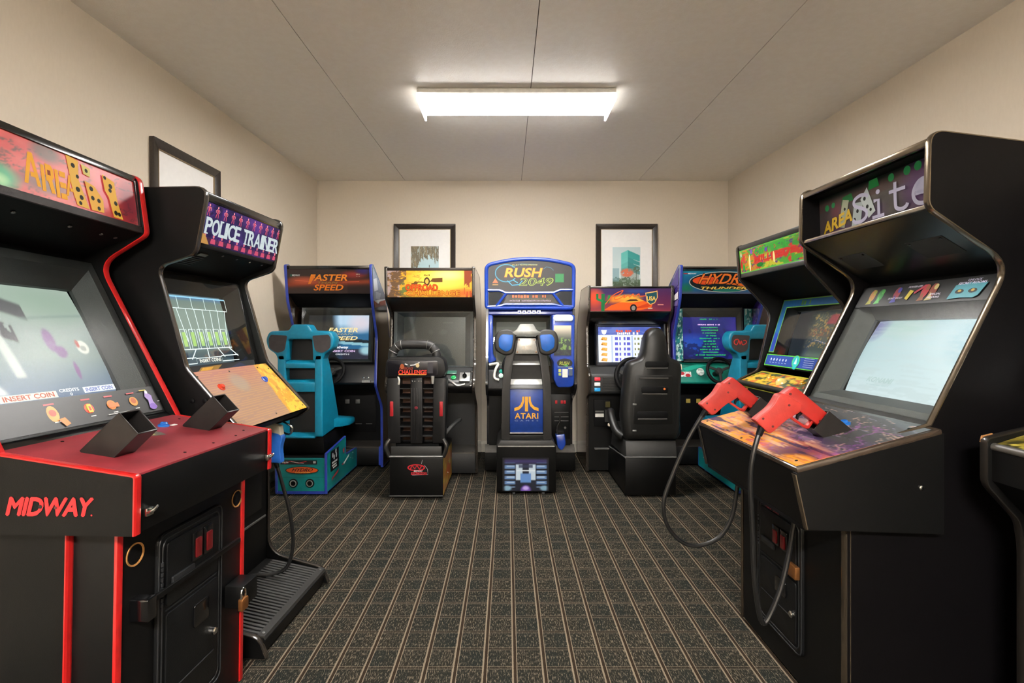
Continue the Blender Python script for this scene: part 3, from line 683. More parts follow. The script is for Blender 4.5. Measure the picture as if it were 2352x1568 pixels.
# ---------------------------------------------------------------- target shooting game, second on the left
def figure(a, u, v, s, c, c2):
    a.ell(u, v + .9 * s, .09 * s, .11 * s, c2, 8)
    a.poly([(u - .14 * s, v + .76 * s), (u + .14 * s, v + .76 * s), (u + .08 * s, v + .42 * s), (u - .08 * s, v + .42 * s)], c, True)
    for k in (-1, 1):
        a.line([(u + k * .05 * s, v + .45 * s), (u + k * .13 * s, v + .2 * s), (u + k * .15 * s, v)], .075 * s, c, True)
        a.line([(u + k * .12 * s, v + .74 * s), (u + k * .26 * s, v + .62 * s), (u + k * .2 * s, v + .45 * s)], .06 * s, c2, True)
def make_police():
    r = thing('arcade_machine', 'black upright shooting game with ribbed foot step and purple marquee of small figures', 'arcade machine', (-.926, 1.901, 0), 86.8)
    W = .59; th = .019
    prof = rpoly([(.232, 1.826, .05), (.283, 1.567, .03), (.436, 1.519, .04), (.318, 1.121, .02), (.098, .878, .012), (.15, .84, .02), (.309, .79, .04), (.309, .155, .09), (.03, .088, .03), (.0, .012, .005), (.98, .012), (.98, 1.7, .06), (.9, 1.826, .05)])
    sides(r, prof, (0, W - th), th, BLK, DARKM)
    xi, xo = th, W - th
    MB().box(xi, xo, .88, .9, .03, 1.8).build('back_panel', BLKM, r)
    MB().prism([(.25, 1.815), (.9, 1.815), (.9, 1.80), (.25, 1.80)], xi, xo).build('top_panel', BLKM, r)
    m0, m1 = (.278, 1.615), (.246, 1.775); d, n, L = n2(m0, m1)
    def mq(u, v):
        c = full(u, '241a4e'); g = fbm(u * 14, v * 4, 2); c = mixc(c, '4a2d7a', (g - .4) * 3); c = mixc(c, '18122c', (np.abs(fbm(u * 24, v * 6, 9) - .5) < .05) * .6)
        c = mixc(c, '6d3d9a', blob(u, v, .62, .9, .25, .3, 1) * .7); c = mixc(c, 'b05a40', band(v, 0, .2, .1) * .35); return mixc(c, '33255e', band(v, .3, .64, .08) * .7)
    paint('marquee', r, (xi, *m0), (1, 0, 0), (0, d.x, d.y), xo - xi, L, mq, 'lit', .45, 90, 30)
    a = Art((xi, *m0), (1, 0, 0), (0, d.x, d.y), g=.5)
    for k in range(11): figure(a, .022 + k * .052, .112, .046, 'd0566e', 'f0949e')
    for k in range(11):
        u = .022 + k * .052; a.ell(u, .036, .006, .008, 'd8788a', 8); a.poly([(u - .016, .006), (u + .016, .006), (u + .012, .026), (u - .012, .026)], 'c04a6a', True)
    a.poly([(0, .0), (.05, 0), (.02, .035), (0, .04)], 'b88a4a')
    # slab serif stencil lettering
    def ser(t, u0, u1, v0, v1):
        vs, fs = text2d(t, .03); a.text(t, u0, v0, u1, v1, 'cdd9dc', .035)
    SERIF = {'P': 1, 'L': 1, 'I': 1, 'E': 1, 'T': 1, 'R': 1, 'N': 1}
    x = .012; widths = dict(P=.036, O=.042, L=.032, I=.018, C=.040, E=.036, T=.036, R=.042, A=.046, N=.044)
    for ch in 'POLICE TRAINER':
        if ch == ' ': x += .024; continue
        w_ = widths[ch]; a.text(ch, x, .042, x + w_, .104, 'c2d0d4', .0, fat=.0022)
        if ch in 'LIETPRN':
            for vv in (.040, .1005):
                if ch in 'LE' or (ch in 'PR' ) or ch in 'INT':
                    cxs = {'I': [x + w_ / 2], 'T': [x + w_ / 2] if vv < .05 else [x + .004, x + w_ - .004], 'N': [x + .006, x + w_ - .006]}.get(ch, [x + .007])
                    for c_ in cxs: a.rect(c_ - .0115, vv, c_ + .0115, vv + .0055, 'c2d0d4', True)
        a.rect(x + w_ * .44, .066, x + w_ * .5, .0705, '33255e')
        x += w_ + .0025
    a.build('marquee_lettering', r)
    slab(r, 'marquee_retainer', (.245, 1.776), (.242, 1.81), xi, xo, .015, BLKG, .002); slab(r, 'marquee_retainer', (.281, 1.598), (.278, 1.616), xi, xo, .015, BLKM, .001)
    sp = slab(r, 'speaker_panel', (.475, 1.515), (.283, 1.597), xi, xo, .012, BLKM)
    for x in (.2, .3, .4, .5): MB().lathe([(.005, 0), (.005, .002), (.0005, .003)], (x, .30, 1.588), (0, -.39, -.92), 10).build('screw', GREY, sp, smooth=True)
    MB().obox((.1, .32, 1.578), (1, 0, 0), (0, -.92, .39), (0, -.39, -.92), .05, .016, .004).build('vent', GREY, sp)
    mb = MB()
    for k in range(6): mb.obox((.1, .345 + k * .012, 1.5695 - k * .0051), (1, 0, 0), (0, -.92, .39), (0, -.39, -.92), .09, .004, .003)
    mb.build('speaker_slots', mat('grille_dark', '1c1c1c', .5), sp)
    MB().prism([(.475, 1.516), (.46, 1.5), (.88, 1.4), (.88, 1.55)], xi, xo).build('hood', BLKM, r)
    s0, s1 = (.345, 1.075), (.452, 1.50)
    def scr(u, v):
        c = full(u, '7d8f86'); c = mixc(c, '4e5d66', (.34 - v) * 4); c = mixc(c, '9fb1a6', band(v, .3, .85, .1) * .6); c = mixc(c, '5d86a8', band(v, .9, 1, .04)); c = mixc(c, '2e3a44', band(v, .08, .22, .03) * (u < .28)); c = mixc(c, '2e3a44', band(v, .08, .22, .03) * (u > .66))
        return c
    P, dd, nn = screen_unit(r, s0, s1, xi + .002, xo - .002, (.055, .055, .06, .055), .07, .016, scr, .75, bez=BLKM)
    a = Art(P(.055, .06, .066 - .008), (1, 0, 0), (0, dd.x, dd.y), g=1.0); LW = 'dfeeee'; W_, H_ = .438, .323
    def U(u): return .004 + u * (W_ - .008)
    def Vv(v): return .004 + v * (H_ - .008)
    def ln(p, w=.0035, c=LW): a.line([(U(x), Vv(y)) for x, y in p], w, c, True)
    a.k += 1
    ln([(.02, .96), (.98, .96)], .006, '8fc4e6'); ln([(.02, .8), (.98, .78)], .003)
    for x in (.02, .22, .42, .62, .8, .98): ln([(x, .96), (x, .79)], .003)
    for k in range(8):
        x = .06 + k * .125; ln([(x, .79), (.14 + (x - .06) * .83, .33)], .0035)
    for k in range(6):
        x = .16 + k * .125; ln([(x, .5), (x + .09, .5), (x + .09, .22), (x, .22), (x, .5)], .003)
        a.rect(U(x + .02), Vv(.26), U(x + .07), Vv(.46), '9fc070', True)
    ln([(.08, .22), (.92, .22)], .004)
    for x0, x1 in ((.14, .0), (.33, .24), (.5, .5), (.67, .76), (.86, 1.0)): ln([(x0, .22), (x1, .08)], .005)
    ln([(.0, .1), (.3, .1), (.3, .02), (.0, .02)], .004); ln([(1, .1), (.7, .1), (.7, .02), (1, .02)], .004); ln([(.3, .09), (.7, .09)], .003)
    a.text('INSERT COINS', U(.34), Vv(.025), U(.68), Vv(.075), 'e8e4dc', .02)
    a.build('screen_lines', r)
    q = P(.05, .012, -.0066); a = Art(q, (1, 0, 0), (0, dd.x, dd.y)); a.rect(0, 0, .45, .04, '20262a'); a.poly([(.03, .008), (.16, .012), (.2, .034), (.06, .03)], '8a6a30'); a.poly([(.05, .014), (.12, .016), (.14, .028), (.07, .028)], 'c8983c'); a.poly([(.22, .005), (.4, .006), (.33, .035)], '2c3550'); a.build('glass_print', r)
    # sloped control panel
    c0, c1 = (.106, .887), (.318, 1.105); d, n, L = n2(c0, c1)
    slab(r, 'control_panel', c0, c1, xi, xo, .012, BLKM)
    def cpf(u, v):
        c = full(u, '93725f'); c = mixc(c, 'a0605a', (v - .55) * 1.6); yv = v * 26 + .7 * np.sin(u * 9 + np.floor(v * 26)) * .15
        ln_ = np.abs((yv % 1) - .5); c = mixc(c, 'b88a50', (ln_ < .13) * .6); c = mixc(c, '8d8a80', blob(u, v, .42, .72, .12, .2, .7) * .6)
        g = u + .10 * (1 - v) + .02 * (fbm(u * 9, v * 6, 5) - .5); c = mixc(c, 'c08a28', (g > .80)); c = mixc(c, 'd8ac3c', (g > .82) * (fbm(u * 20, v * 8, 3) > .5)); c = mixc(c, 'a87a28', (g > .86) * (fbm(u * 26, v * 12, 8) > .6))
        return c
    paint('panel_overlay', r, (xi + .004, *(Vector(c0) + n * .001)), (1, 0, 0), (0, d.x, d.y), xo - xi - .008, L, cpf, 'ink', 1, 110, 90, rough=.3, coat=.3, back=.0008)
    def C(x, v, h=0): q = Vector(c0) + d * v + n * h; return (x, q.x, q.y)
    N = (0, n.x, n.y)
    button(r, C(.115, .21), N, mat('button_red', 'c03a22', .25, coat=.4)); button(r, C(.44, .21), N, mat('button_blue2', '2a52b8', .25, coat=.4))
    for x, v in ((.04, .28), (.25, .285), (.47, .285), (.04, .02), (.3, .02), (.55, .02), (.55, .27)): MB().lathe([(.0045, 0), (.0045, .0015), (.0005, .003)], C(x, v, .001), N, 8).build('screw', mat('screw_dark', '3a2e26', .4, metal=.5), r)
    MB().prism([(.108, .88), (.16, .845), (.312, .80), (.312, .83), (.16, .87)], xi, xo).build('panel_underside', BLKM, r)
    MB().box(xi, xo, .312, .33, .09, .82).build('front_panel', BLK, r); MB().box(xi + .02, xo - .02, .306, .312, .348, .356).build('front_seam', GREY, r)
    MB().box(xi + .06, xo - .06, .304, .311, .40, .70).build('coin_door', mat('coin_door_steel', '131416', .42), r, bevel=.003)
    MB().tube(spline([(.50, .20, .832), (.505, .15, .80), (.51, .165, .765), (.515, .21, .78), (.515, .24, .82)], 5), .0045, 8).build('cable_ring', CHROME, r, smooth=True)
    # gun step
    MB().prism([(.025, .012), (.012, .07), (.02, .082), (.31, .135), (.31, .012)], xi, xo).build('step', BLK, r)
    rib = MB(); sx, sz = .29, .053
    for k in range(26):
        x0 = xi + .01 + k * (xo - xi - .02) / 26
        rib.prism([(.045, .0885), (.27, .1295), (.27, .1335), (.045, .0925)], x0, x0 + .0105)
    rib.build('step_tread', mat('tread_rubber', '3a3a39', .5), r)
    MB().prism([(.012, .074), (.016, .087), (.045, .0925), (.046, .086)], xi, xo).build('step_edge', CHAR, r)
    for k in (0, 1): MB().lathe([(.006, 0), (.006, .002), (.0005, .003)], (xi + .02 + k * (xo - xi - .04), .03, .0895), (0, -.18, .98), 8).build('screw', GREY, r)
    for k in (0, 1): MB().lathe([(.0095, 0), (.0095, .004), (.004, .006), (.0005, .006)], (-.0005, .29 - .05 * k, 1.0 - .0 * k), (-1, 0, 0), 12).build('bolt', BLKM, r, smooth=True)
    return r
POLICE = make_police()
# ================================================================ gun game on the right, its guns, and the machines beside it
def stroke_site(a, c, sc=1.0):
    def P(x, y): return (x, y)
    w = .0135
    a.k += 1
    # S i t e in thick typewriter strokes (u, v in metres on the marquee)
    def sm(p, n=4): return [(q[0], q[1]) for q in spline([(x, y, 0) for x, y in p], n)]
    def fx(p, a0, a1, b0, b1): return [(b0 + (x - a0) * (b1 - b0) / (a1 - a0), y) for x, y in p]
    S_ = fx([(.292, .112), (.283, .122), (.266, .126), (.249, .118), (.244, .102), (.252, .088), (.272, .074), (.285, .058), (.283, .038), (.268, .026), (.248, .028), (.24, .04)], .24, .292, .208, .292)
    a.line(sm(S_), w, c, True)
    a.line([(.318, .086), (.342, .086), (.342, .03)], w, c, True); a.line([(.310, .026), (.368, .026)], w * .9, c, True); a.ell(.340, .116, .010, .009, c, 12, True)
    t = fx([(.434, .128), (.434, .05), (.44, .034), (.456, .027), (.474, .032), (.48, .042)], .412, .48, .395, .472)
    a.line(sm(t), w, c, True); a.line([(.392, .098), (.464, .098)], w * .9, c, True)
    e = fx([(.588, .04), (.575, .029), (.556, .026), (.535, .034), (.524, .055), (.526, .078), (.542, .1), (.562, .106), (.582, .098), (.592, .08)], .524, .592, .497, .575)
    a.line(sm(e) + [(.575, .064), (.504, .064)], w, c, True); a.ell(.537, .08, .034, .024, c, 18, True)
def make_site():
    r = thing('arcade_machine', 'black upright gun game with two holsters on a fiery orange and purple panel', 'arcade machine', (1.032, 2.189, 0), -89.3)
    W = .668; th = .019
    prof = rpoly([(.262, 1.888, .045), (.256, 1.652, .025), (.512, 1.478, .075), (.262, .98, .0), (.0, .9), (.0, .02), (1.15, .02), (1.15, 1.72, .05), (.75, 1.83)])
    sides(r, prof, (0, W - th), th, mat('black_side_laminate', '060506', .5, bump=.1, spec=.12), BRONZE)
    xi, xo = th, W - th
    MB().box(xi, xo, 1.1, 1.12, .03, 1.7).build('back_panel', BLKM, r)
    MB().prism([(.29, 1.862), (.75, 1.81), (1.1, 1.71), (1.1, 1.69), (.75, 1.79), (.29, 1.845)], xi, xo).build('top_panel', BLKM, r)
    slab(r, 'marquee_retainer', (.262, 1.845), (.26, 1.868), xi, xo, .02, BRONZE, .004)
    slab(r, 'marquee_retainer', (.264, 1.650), (.262, 1.664), xi, xo, .018, mat('chrome_strip', 'b8ada0', .2, metal=.9), .003)
    MB().prism([(.266, 1.652), (.266, 1.661), (.345, 1.667), (.345, 1.652)], xi, xo).build('marquee_sill', BLKG, r); MB().prism([(.266, 1.858), (.266, 1.868), (.345, 1.862), (.345, 1.85)], xi, xo).build('marquee_lintel', BLKM, r)
    m0, m1 = (.340, 1.668), (.334, 1.852); d, n, L = n2(m0, m1)
    def mq(u, v):
        c = full(u, '4a4541'); g = fbm(u * 10, v * 5, 4); c = mixc(c, '6a6058', (g - .45) * 2); c = mixc(c, '5a3a34', (v > .62) * .5)
        c = mixc(c, '0c1410', np.clip((v - .78) * 8, 0, 1)); c = mixc(c, '6a3a78', blob(u, v, .83, .5, .16, .6, 1) * .75); c = mixc(c, '5c4468', band(u, .34, .62, .08) * band(v, .05, .45, .12) * .6)  # dark band along the top is the recess's shade, painted into the print
        c = mixc(c, '5a4a4a', blob(u, v, .16, .3, .2, .5, 1)); c = mixc(c, '7a4048', blob(u, v, .17, .55, .07, .2, 1) * .8); return mixc(c, '4a2c58', blob(u, v, .2, .02, .2, .2, 1) * .8)
    paint('marquee', r, (xi, *m0), (1, 0, 0), (0, d.x, d.y), xo - xi, L, mq, 'lit', .14, 100, 40)
    a = Art((xi, *m0), (1, 0, 0), (0, d.x, d.y), g=.16)
    for u, v, q in ((.05, .125, .013), (.09, .128, .011), (.40, .15, .014), (.47, .153, .015), (.515, .155, .015), (.575, .158, .015)): a.ell(u, v, q, q * 1.05, '2f8a4c', 16)
    a.poly([(.29, .135), (.345, .138), (.335, .17), (.295, .168)], '2c8a44'); a.poly([(.14, .115), (.21, .12), (.2, .15), (.15, .145)], '2e7a40')
    domino(a, [(.12, .03), (.155, .02), (.185, .125), (.15, .135)], [(.14, .06, .006), (.16, .095, .006)], 'a8aa8c')
    domino(a, [(.195, .008), (.245, .014), (.262, .1), (.215, .105)], [(.215, .04, .007), (.232, .07, .007), (.228, .025, .006)], 'b0b8b2')
    domino(a, [(.25, .11), (.29, .03), (.325, .05), (.285, .148)], [(.285, .075, .007), (.272, .108, .007), (.302, .06, .006)], 'c2c8c2')
    def L1(t, u0, v0, u1, v1, sl): a.text(t, u0, v0, u1, v1, 'd8b02c', .03, .1, slope=sl)
    L1('AREA', .026, .012, .205, .064, .16)
    stroke_site(a, 'c9c2d6'); a.build('marquee_lettering', r)
    sp = slab(r, 'speaker_panel', (.56, 1.47), (.268, 1.648), xi, xo, .012, mat('satin_black', '101213', .3))
    d2, n_, L_ = n2((.56, 1.47), (.268, 1.648)); ax = (0, d2.x, d2.y); nv = (0, n_.x, n_.y)
    for x in (.15, .5):
        g = MB().obox((x, .42, 1.5565), (1, 0, 0), ax, nv, .15, .10, .006).build('speaker_grille', mat('grille_mesh', '232524', .6, bump=1, bscale=900), sp, bevel=.002)
        for k in (-1, 1): MB().lathe([(.005, 0), (.005, .002), (.0005, .003)], (x + k * .062, .385, 1.5745), nv, 8).build('screw', BLKG, g)
    MB().prism([(.56, 1.47), (.545, 1.45), (1.1, 1.3), (1.1, 1.5)], xi, xo).build('hood', BLKM, r)
    # header print above the screen
    s0, s1 = (.292, .985), (.532, 1.452); dd, nn, LL = n2(s0, s1)
    def scr(u, v):
        c = full(u, 'b4cdd2'); c = mixc(c, 'd8e6ea', (.55 - v) * 1.6); c = mixc(c, '8fb2ba', (v - .6) * 1.2); c = mixc(c, '77a8b4', blob(u, v, .98, .75, .25, .35, 1) * .7); c = mixc(c, '7a78a8', blob(u, v, .02, .98, .16, .3, 1) * .9); c = mixc(c, 'a8c4a8', blob(u, v, .35, .9, .3, .2, 1) * .4)
        return mixc(c, 'b9c8ca', (fbm(u * 5, v * 40, 6) > .58) * .35)
    P, dv, nv2 = screen_unit(r, s0, s1, xi + .001, xo - .001, (.075, .075, .07, .125), .055, .022, scr, .8, nx=80, ny=60, gr=.3, kr=.4, rough=.5, bez=mat('bezel_grey', '4a4b4a', .5, bump=.5, bscale=500))
    a = Art(P(.075, .07, .05 - .004), (1, 0, 0), (0, dv.x, dv.y), g=.85); a.text('KONAMI', .13, .05, .26, .072, '9fb2b2', .03, .3); a.scrib(.14, .036, .25, .042, 'a4b6b8'); a.build('screen_lettering', r)
    q = P(.0, LL - .1, -.0066); a = Art(q, (1, 0, 0), (0, dv.x, dv.y)); 
    a.rect(.012, .004, .615, .098, '0b0c0c')
    for u, c1, c2 in ((.085, '9a6a2c', '8a8a30'), (.13, '2f7a3a', '4a9a4a'), (.215, '8a3a44', '3a3a8a'), (.345, 'a02c38', '7a4a2c'), (.38, '7a3a2a', 'b0a46a')):
        a.ell(u, .055, .016, .03, c1, 10); a.poly([(u - .02, .015), (u - .005, .05), (u + .01, .018)], c2); a.ell(u + .008, .07, .009, .012, c2, 10)
    a.poly([(.265, .03), (.28, .022), (.295, .06), (.275, .066)], 'b8a830'); a.line([(.3, .05), (.34, .08)], .01, 'a03848')
    for t, u0, v0, u1, v1 in (("DON'T SHOOT", .185, .03, .255, .038), ('POWER-UPS', .262, .074, .325, .082), ('SPECIAL', .375, .035, .42, .043), ('WEAPONS', .37, .022, .42, .03)): a.text(t, u0, v0, u1, v1, 'c4c0d0', .02, .2)
    a.poly([(.455, .012), (.50, .016), (.55, .013), (.565, .022), (.58, .068), (.52, .072), (.468, .066)], '3f8a98'); a.text('UNLOCK', .505, .078, .555, .086, 'b8b4cc', .02, .2); a.text('SECRET ROOMS', .475, .066, .575, .075, 'c8c4dc', .02, .2)
    for u in (.492, .54): a.ell(u, .04, .016, .009, '16201c', 12); a.ell(u, .042, .007, .005, 'b0903a', 8)
    a.build('glass_print', r)
    slab(r, 'glass_ledge', (.252, .968), (.29, .986), xi, xo, .02, BEZ, .002)
    # control panel box: sloped top, front leaning in towards the floor
    t0, t1 = (-.178, .856), (.262, .972); d, n, L = n2(t0, t1)
    xa, xb = -.04, .703
    bp = rpoly([(-.178, .845, .006), (.27, .962), (.27, .66), (-.142, .676, .012)])
    for x in (xa, xb - .019):
        MB().prism(bp, x, x + .019).build('panel_end', BLK, r)
    for x, mm in ((xa, DARKM), (xb - .019, BRONZE)): edge_strip(MB(), [(-.178, .84), (-.142, .676)], x, x + .019).build('edge_trim', mm, r)
    MB().prism([(-.176, .846), (-.14, .678), (-.128, .678), (-.164, .846)], xa + .019, xb - .019).build('panel_front', BLK, r)
    MB().box(xa + .019, xb - .019, -.14, .0, .665, .677).build('panel_floor', BLKM, r)
    cp = slab(r, 'control_panel', tuple(Vector(t0) + n * .006), tuple(Vector(t1) + n * .006), xa - .003, xb + .003, .018, mat('panel_edge', '3a3028', .25, coat=.5), .005)
    def cpf(u, v):
        c = full(u, '4d4e50'); g = fbm(u * 5, v * 5, 2); g2 = fbm(u * 8 + 3, v * 16, 6)
        w_ = np.clip(1.35 - v * 1.55 - u * .35 + (g - .5) * .9, 0, 1)
        c = mixc(c, '6b4a78', np.clip(w_ * 2.2, 0, 1) * .85); c = mixc(c, '2c2140', (g2 > .62) * np.clip(w_ * 2, 0, 1) * .8); c = mixc(c, 'cf6a4c', np.clip(w_ * 2.6 - .9, 0, 1)); c = mixc(c, 'e89a3c', np.clip(w_ * 3 - 1.6, 0, 1) * (g2 > .4)); c = mixc(c, 'c98a72', (u < .45) * np.clip(w_ * 2 - .2, 0, 1) * (g2 < .5) * .9); c = mixc(c, 'e0a86c', (u < .4) * (v < .75) * np.clip((g2 - .48) * 6, 0, 1) * .8)
        c = mixc(c, '9a5a9a', np.clip((.03 - np.abs(fbm(u * 6, v * 7, 12) - .5)) * 40, 0, 1) * .6 * (v < .85)); c = mixc(c, 'b8a8c8', np.clip((.012 - np.abs(fbm(u * 5 + 2, v * 6, 15) - .5)) * 80, 0, 1) * .6 * (u > .3)); c = mixc(c, '54335e', blob(u, v, .85, .12, .2, .25, 1) * .8)
        st = fbm(u * 4 + v * 1.5, v * 26, 21); c = mixc(c, '3a2a50', (st > .60) * np.clip(w_ * 2, 0, 1) * (v < .6) * .8); c = mixc(c, 'd8b088', (st < .36) * np.clip(w_ * 2 - .4, 0, 1) * .7); c = mixc(c, 'e8b8a0', (np.abs(fbm(u * 7, v * 9, 31) - .5) < .008) * (v > .3) * .6)
        c = mixc(c, 'e8922e', blob(u, v, .95, .03, .12, .16, .6) * (.5 + .5 * (st > .45))); c = mixc(c, 'b8a8a0', blob(u, v, .36, .5, .05, .25, .7) * .7); c = mixc(c, 'c09088', blob(u, v, .5, .6, .09, .1, .8) * .7)
        return c
    o = Vector(t0) + n * .0075 + d * .006
    paint('panel_overlay', r, (xa + .006, o.x, o.y), (1, 0, 0), (0, d.x, d.y), xb - xa - .012, L - .03, cpf, 'ink', 1, 150, 100, rough=.22, coat=.4, back=.0012)
    def C(x, v, h=0): q = Vector(t0) + d * v + n * (.008 + h); return (x, q.x, q.y)
    N = (0, n.x, n.y)
    button(r, C(.465, .325), N, mat('button_blue', '1d5fae', .25, coat=.4), .019); button(r, C(.13, .33), N, mat('button_blue', '1d5fae', .25, coat=.4), .019)
    for x, v in ((.0, .03), (.33, .02), (.66, .03), (.02, .4), (.65, .4)): MB().lathe([(.0045, 0), (.0045, .0015), (.0005, .0025)], C(x, v), N, 8).build('screw', BLKM, r)
    # lower front
    MB().box(xi, xo, -.0, .02, .02, .70).build('front_panel', BLK, r)
    edge_trim(MB(), [(-.002, .02), (-.002, .676), (.01, .676), (.01, .02)], W - th, W).build('edge_trim', BRONZE, r)
    coin_door(r, .155, .455, .12, .60, -.0, .55)
    MB().box(.40, .45, -.03, -.012, .395, .44).build('hasp', BRASS, r, bevel=.003)
    a = Art((.2, -.0095, .572), (1, 0, 0), (0, 0, 1)); a.scrib(.02, .0, .12, .02, '6e1b24'); a.build('coin_lettering', r)
    MB().lathe([(.0075, 0), (.0075, .003), (.004, .005), (.0005, .005)], (W + .0005, .27, .80), (1, 0, 0), 14).build('bolt', CHROME, r, smooth=True)
    MB().lathe([(.0075, 0), (.0075, .003), (.004, .005), (.0005, .005)], (xb + .0005, .2, .80), (1, 0, 0), 14).build('bolt', CHROME, r, smooth=True)
    return r, C
SITE, SITE_C = make_site()
bpy.context.view_layer.update()
MS = Matrix.Translation(SITE.location) @ SITE.rotation_euler.to_matrix().to_4x4()
GUNRED = mat('gun_plastic_red', '981a14', .4, noise=.1, bump=.1)
GUNBLU = mat('gun_plastic_blue', '2460b4', .4, noise=.1, bump=.1)
def make_gun(label, origin, ang, M, col, cable, col2=None, group=None, t=.034, bl=.20, colg=None):
    """pistol in the machine's y,z plane: a runs along the barrel, b up; origin = rear top of the slide"""
    g = thing('light_gun', label, 'light gun', (0, 0, 0), 0, group)
    A = Vector((0, math.cos(ang), math.sin(ang))); B = Vector((0, -math.sin(ang), math.cos(ang))); X = Vector((1, 0, 0)); O = Vector(origin)
    base = M @ O; g.location = base
    R = M.to_3x3()
    def W(a, b, x): return R @ (A * a + B * b + X * x)
    def pr(poly, x0, x1, name, m, par, bevel):
        n = len(poly); mb = MB()
        mb.add([W(a, b, x0) for a, b in poly] + [W(a, b, x1) for a, b in poly], [tuple(range(n)), tuple(range(2 * n - 1, n - 1, -1))] + [(i, (i + 1) % n, n + (i + 1) % n, n + i) for i in range(n)])
        return mb.build(name, m, par, bevel=bevel, seg=3, ang=.7)
    sl = rpoly([(-.018, -.044, .006), (-.006, .0, .006), (.012, .002, .003), (bl, .0, .006), (bl, -.03, .004), (bl - .05, -.05, .006), (.06, -.052, .004)])
    body = pr(sl, -t / 2, t / 2, 'slide', col2 or col, g, .005)
    gr = rpoly([(-.012, -.036, .01), (-.028, -.052, .01), (-.02, -.1, .03), (-.034, -.158, .006), (-.036, -.172, .006), (.03, -.176, .008), (.036, -.16, .008), (.046, -.1, .03), (.066, -.052, .01), (.05, -.03)])
    pr(gr, -t / 2 - .001, t / 2 + .001, 'grip', colg or col, g, .008)
    gd = [(.052, -.052), (.046, -.082), (.052, -.09), (.118, -.084), (.128, -.076), (.126, -.048), (.118, -.048), (.117, -.072), (.108, -.077), (.06, -.081), (.057, -.076), (.062, -.052)]
    pr(gd, -.009, .009, 'trigger_guard', col, g, .002)
    tr = rpoly([(.072, -.05), (.082, -.05), (.078, -.066), (.083, -.076), (.076, -.075), (.070, -.064)])
    pr(tr, -.005, .005, 'trigger', BLKM, g, .001)
    for a_, b_ in ((.0, -.028), (.135, -.036), (.02, -.06), (.022, -.15), (-.02, -.15), (.16, -.012)):
        MB().lathe([(.0042, -.001), (.0042, .0012), (.0005, .0012)], W(a_, b_, t / 2 + .0008), R @ X, 8).build('screw', mat('screw_hole', '4a1210', .5), g)
    tub = [W(.0, -.168, 0)] + [R @ (Vector(p) - O) for p in cable]
    c = MB().tube(spline(tub, 8), .0085, 10).build('cable', RUB, g, smooth=True)
    MB().tube([W(.002, -.166, 0), tub[0] + (tub[1] - tub[0]).normalized() * .035], [.013, .010], 10).build('strain_relief', BLKM, c, smooth=True)
    return g
AN = math.radians(-39)
def gun_site(x, o, label, cable):
    make_gun(label, (x, *o), AN, MS, GUNRED, cable, colg=mat('gun_grip_red', 'a42c24', .5, bump=.4), group='red guns on the orange panel')
    ax = Vector((0, -math.cos(AN), -math.sin(AN))); up = Vector((0, -math.sin(AN), math.cos(AN)))
    lo = Vector((x, *o)) + Vector((0, math.cos(AN), math.sin(AN))) * .245 + up * -.034
    holster(SITE, lo, ax, (1, 0, 0), .056, .082, .114)
gun_site(.51, (-.074, 1.081), 'red plastic pistol in the nearer holster of the orange panel', [(.52, -.212, .86), (.52, -.222, .76), (.52, -.215, .60), (.52, -.21, .46), (.51, -.19, .33), (.50, -.163, .279), (.49, -.11, .37), (.48, -.072, .49), (.48, -.05, .62), (.48, -.04, .672)])
gun_site(.12, (-.10, 1.0745), 'red plastic pistol in the farther holster of the orange panel', [(.11, -.275, .82), (.10, -.339, .665), (.10, -.376, .555), (.10, -.367, .464), (.10, -.312, .391), (.10, -.238, .366), (.10, -.146, .399), (.10, -.091, .481), (.10, -.069, .591), (.10, -.06, .672)])
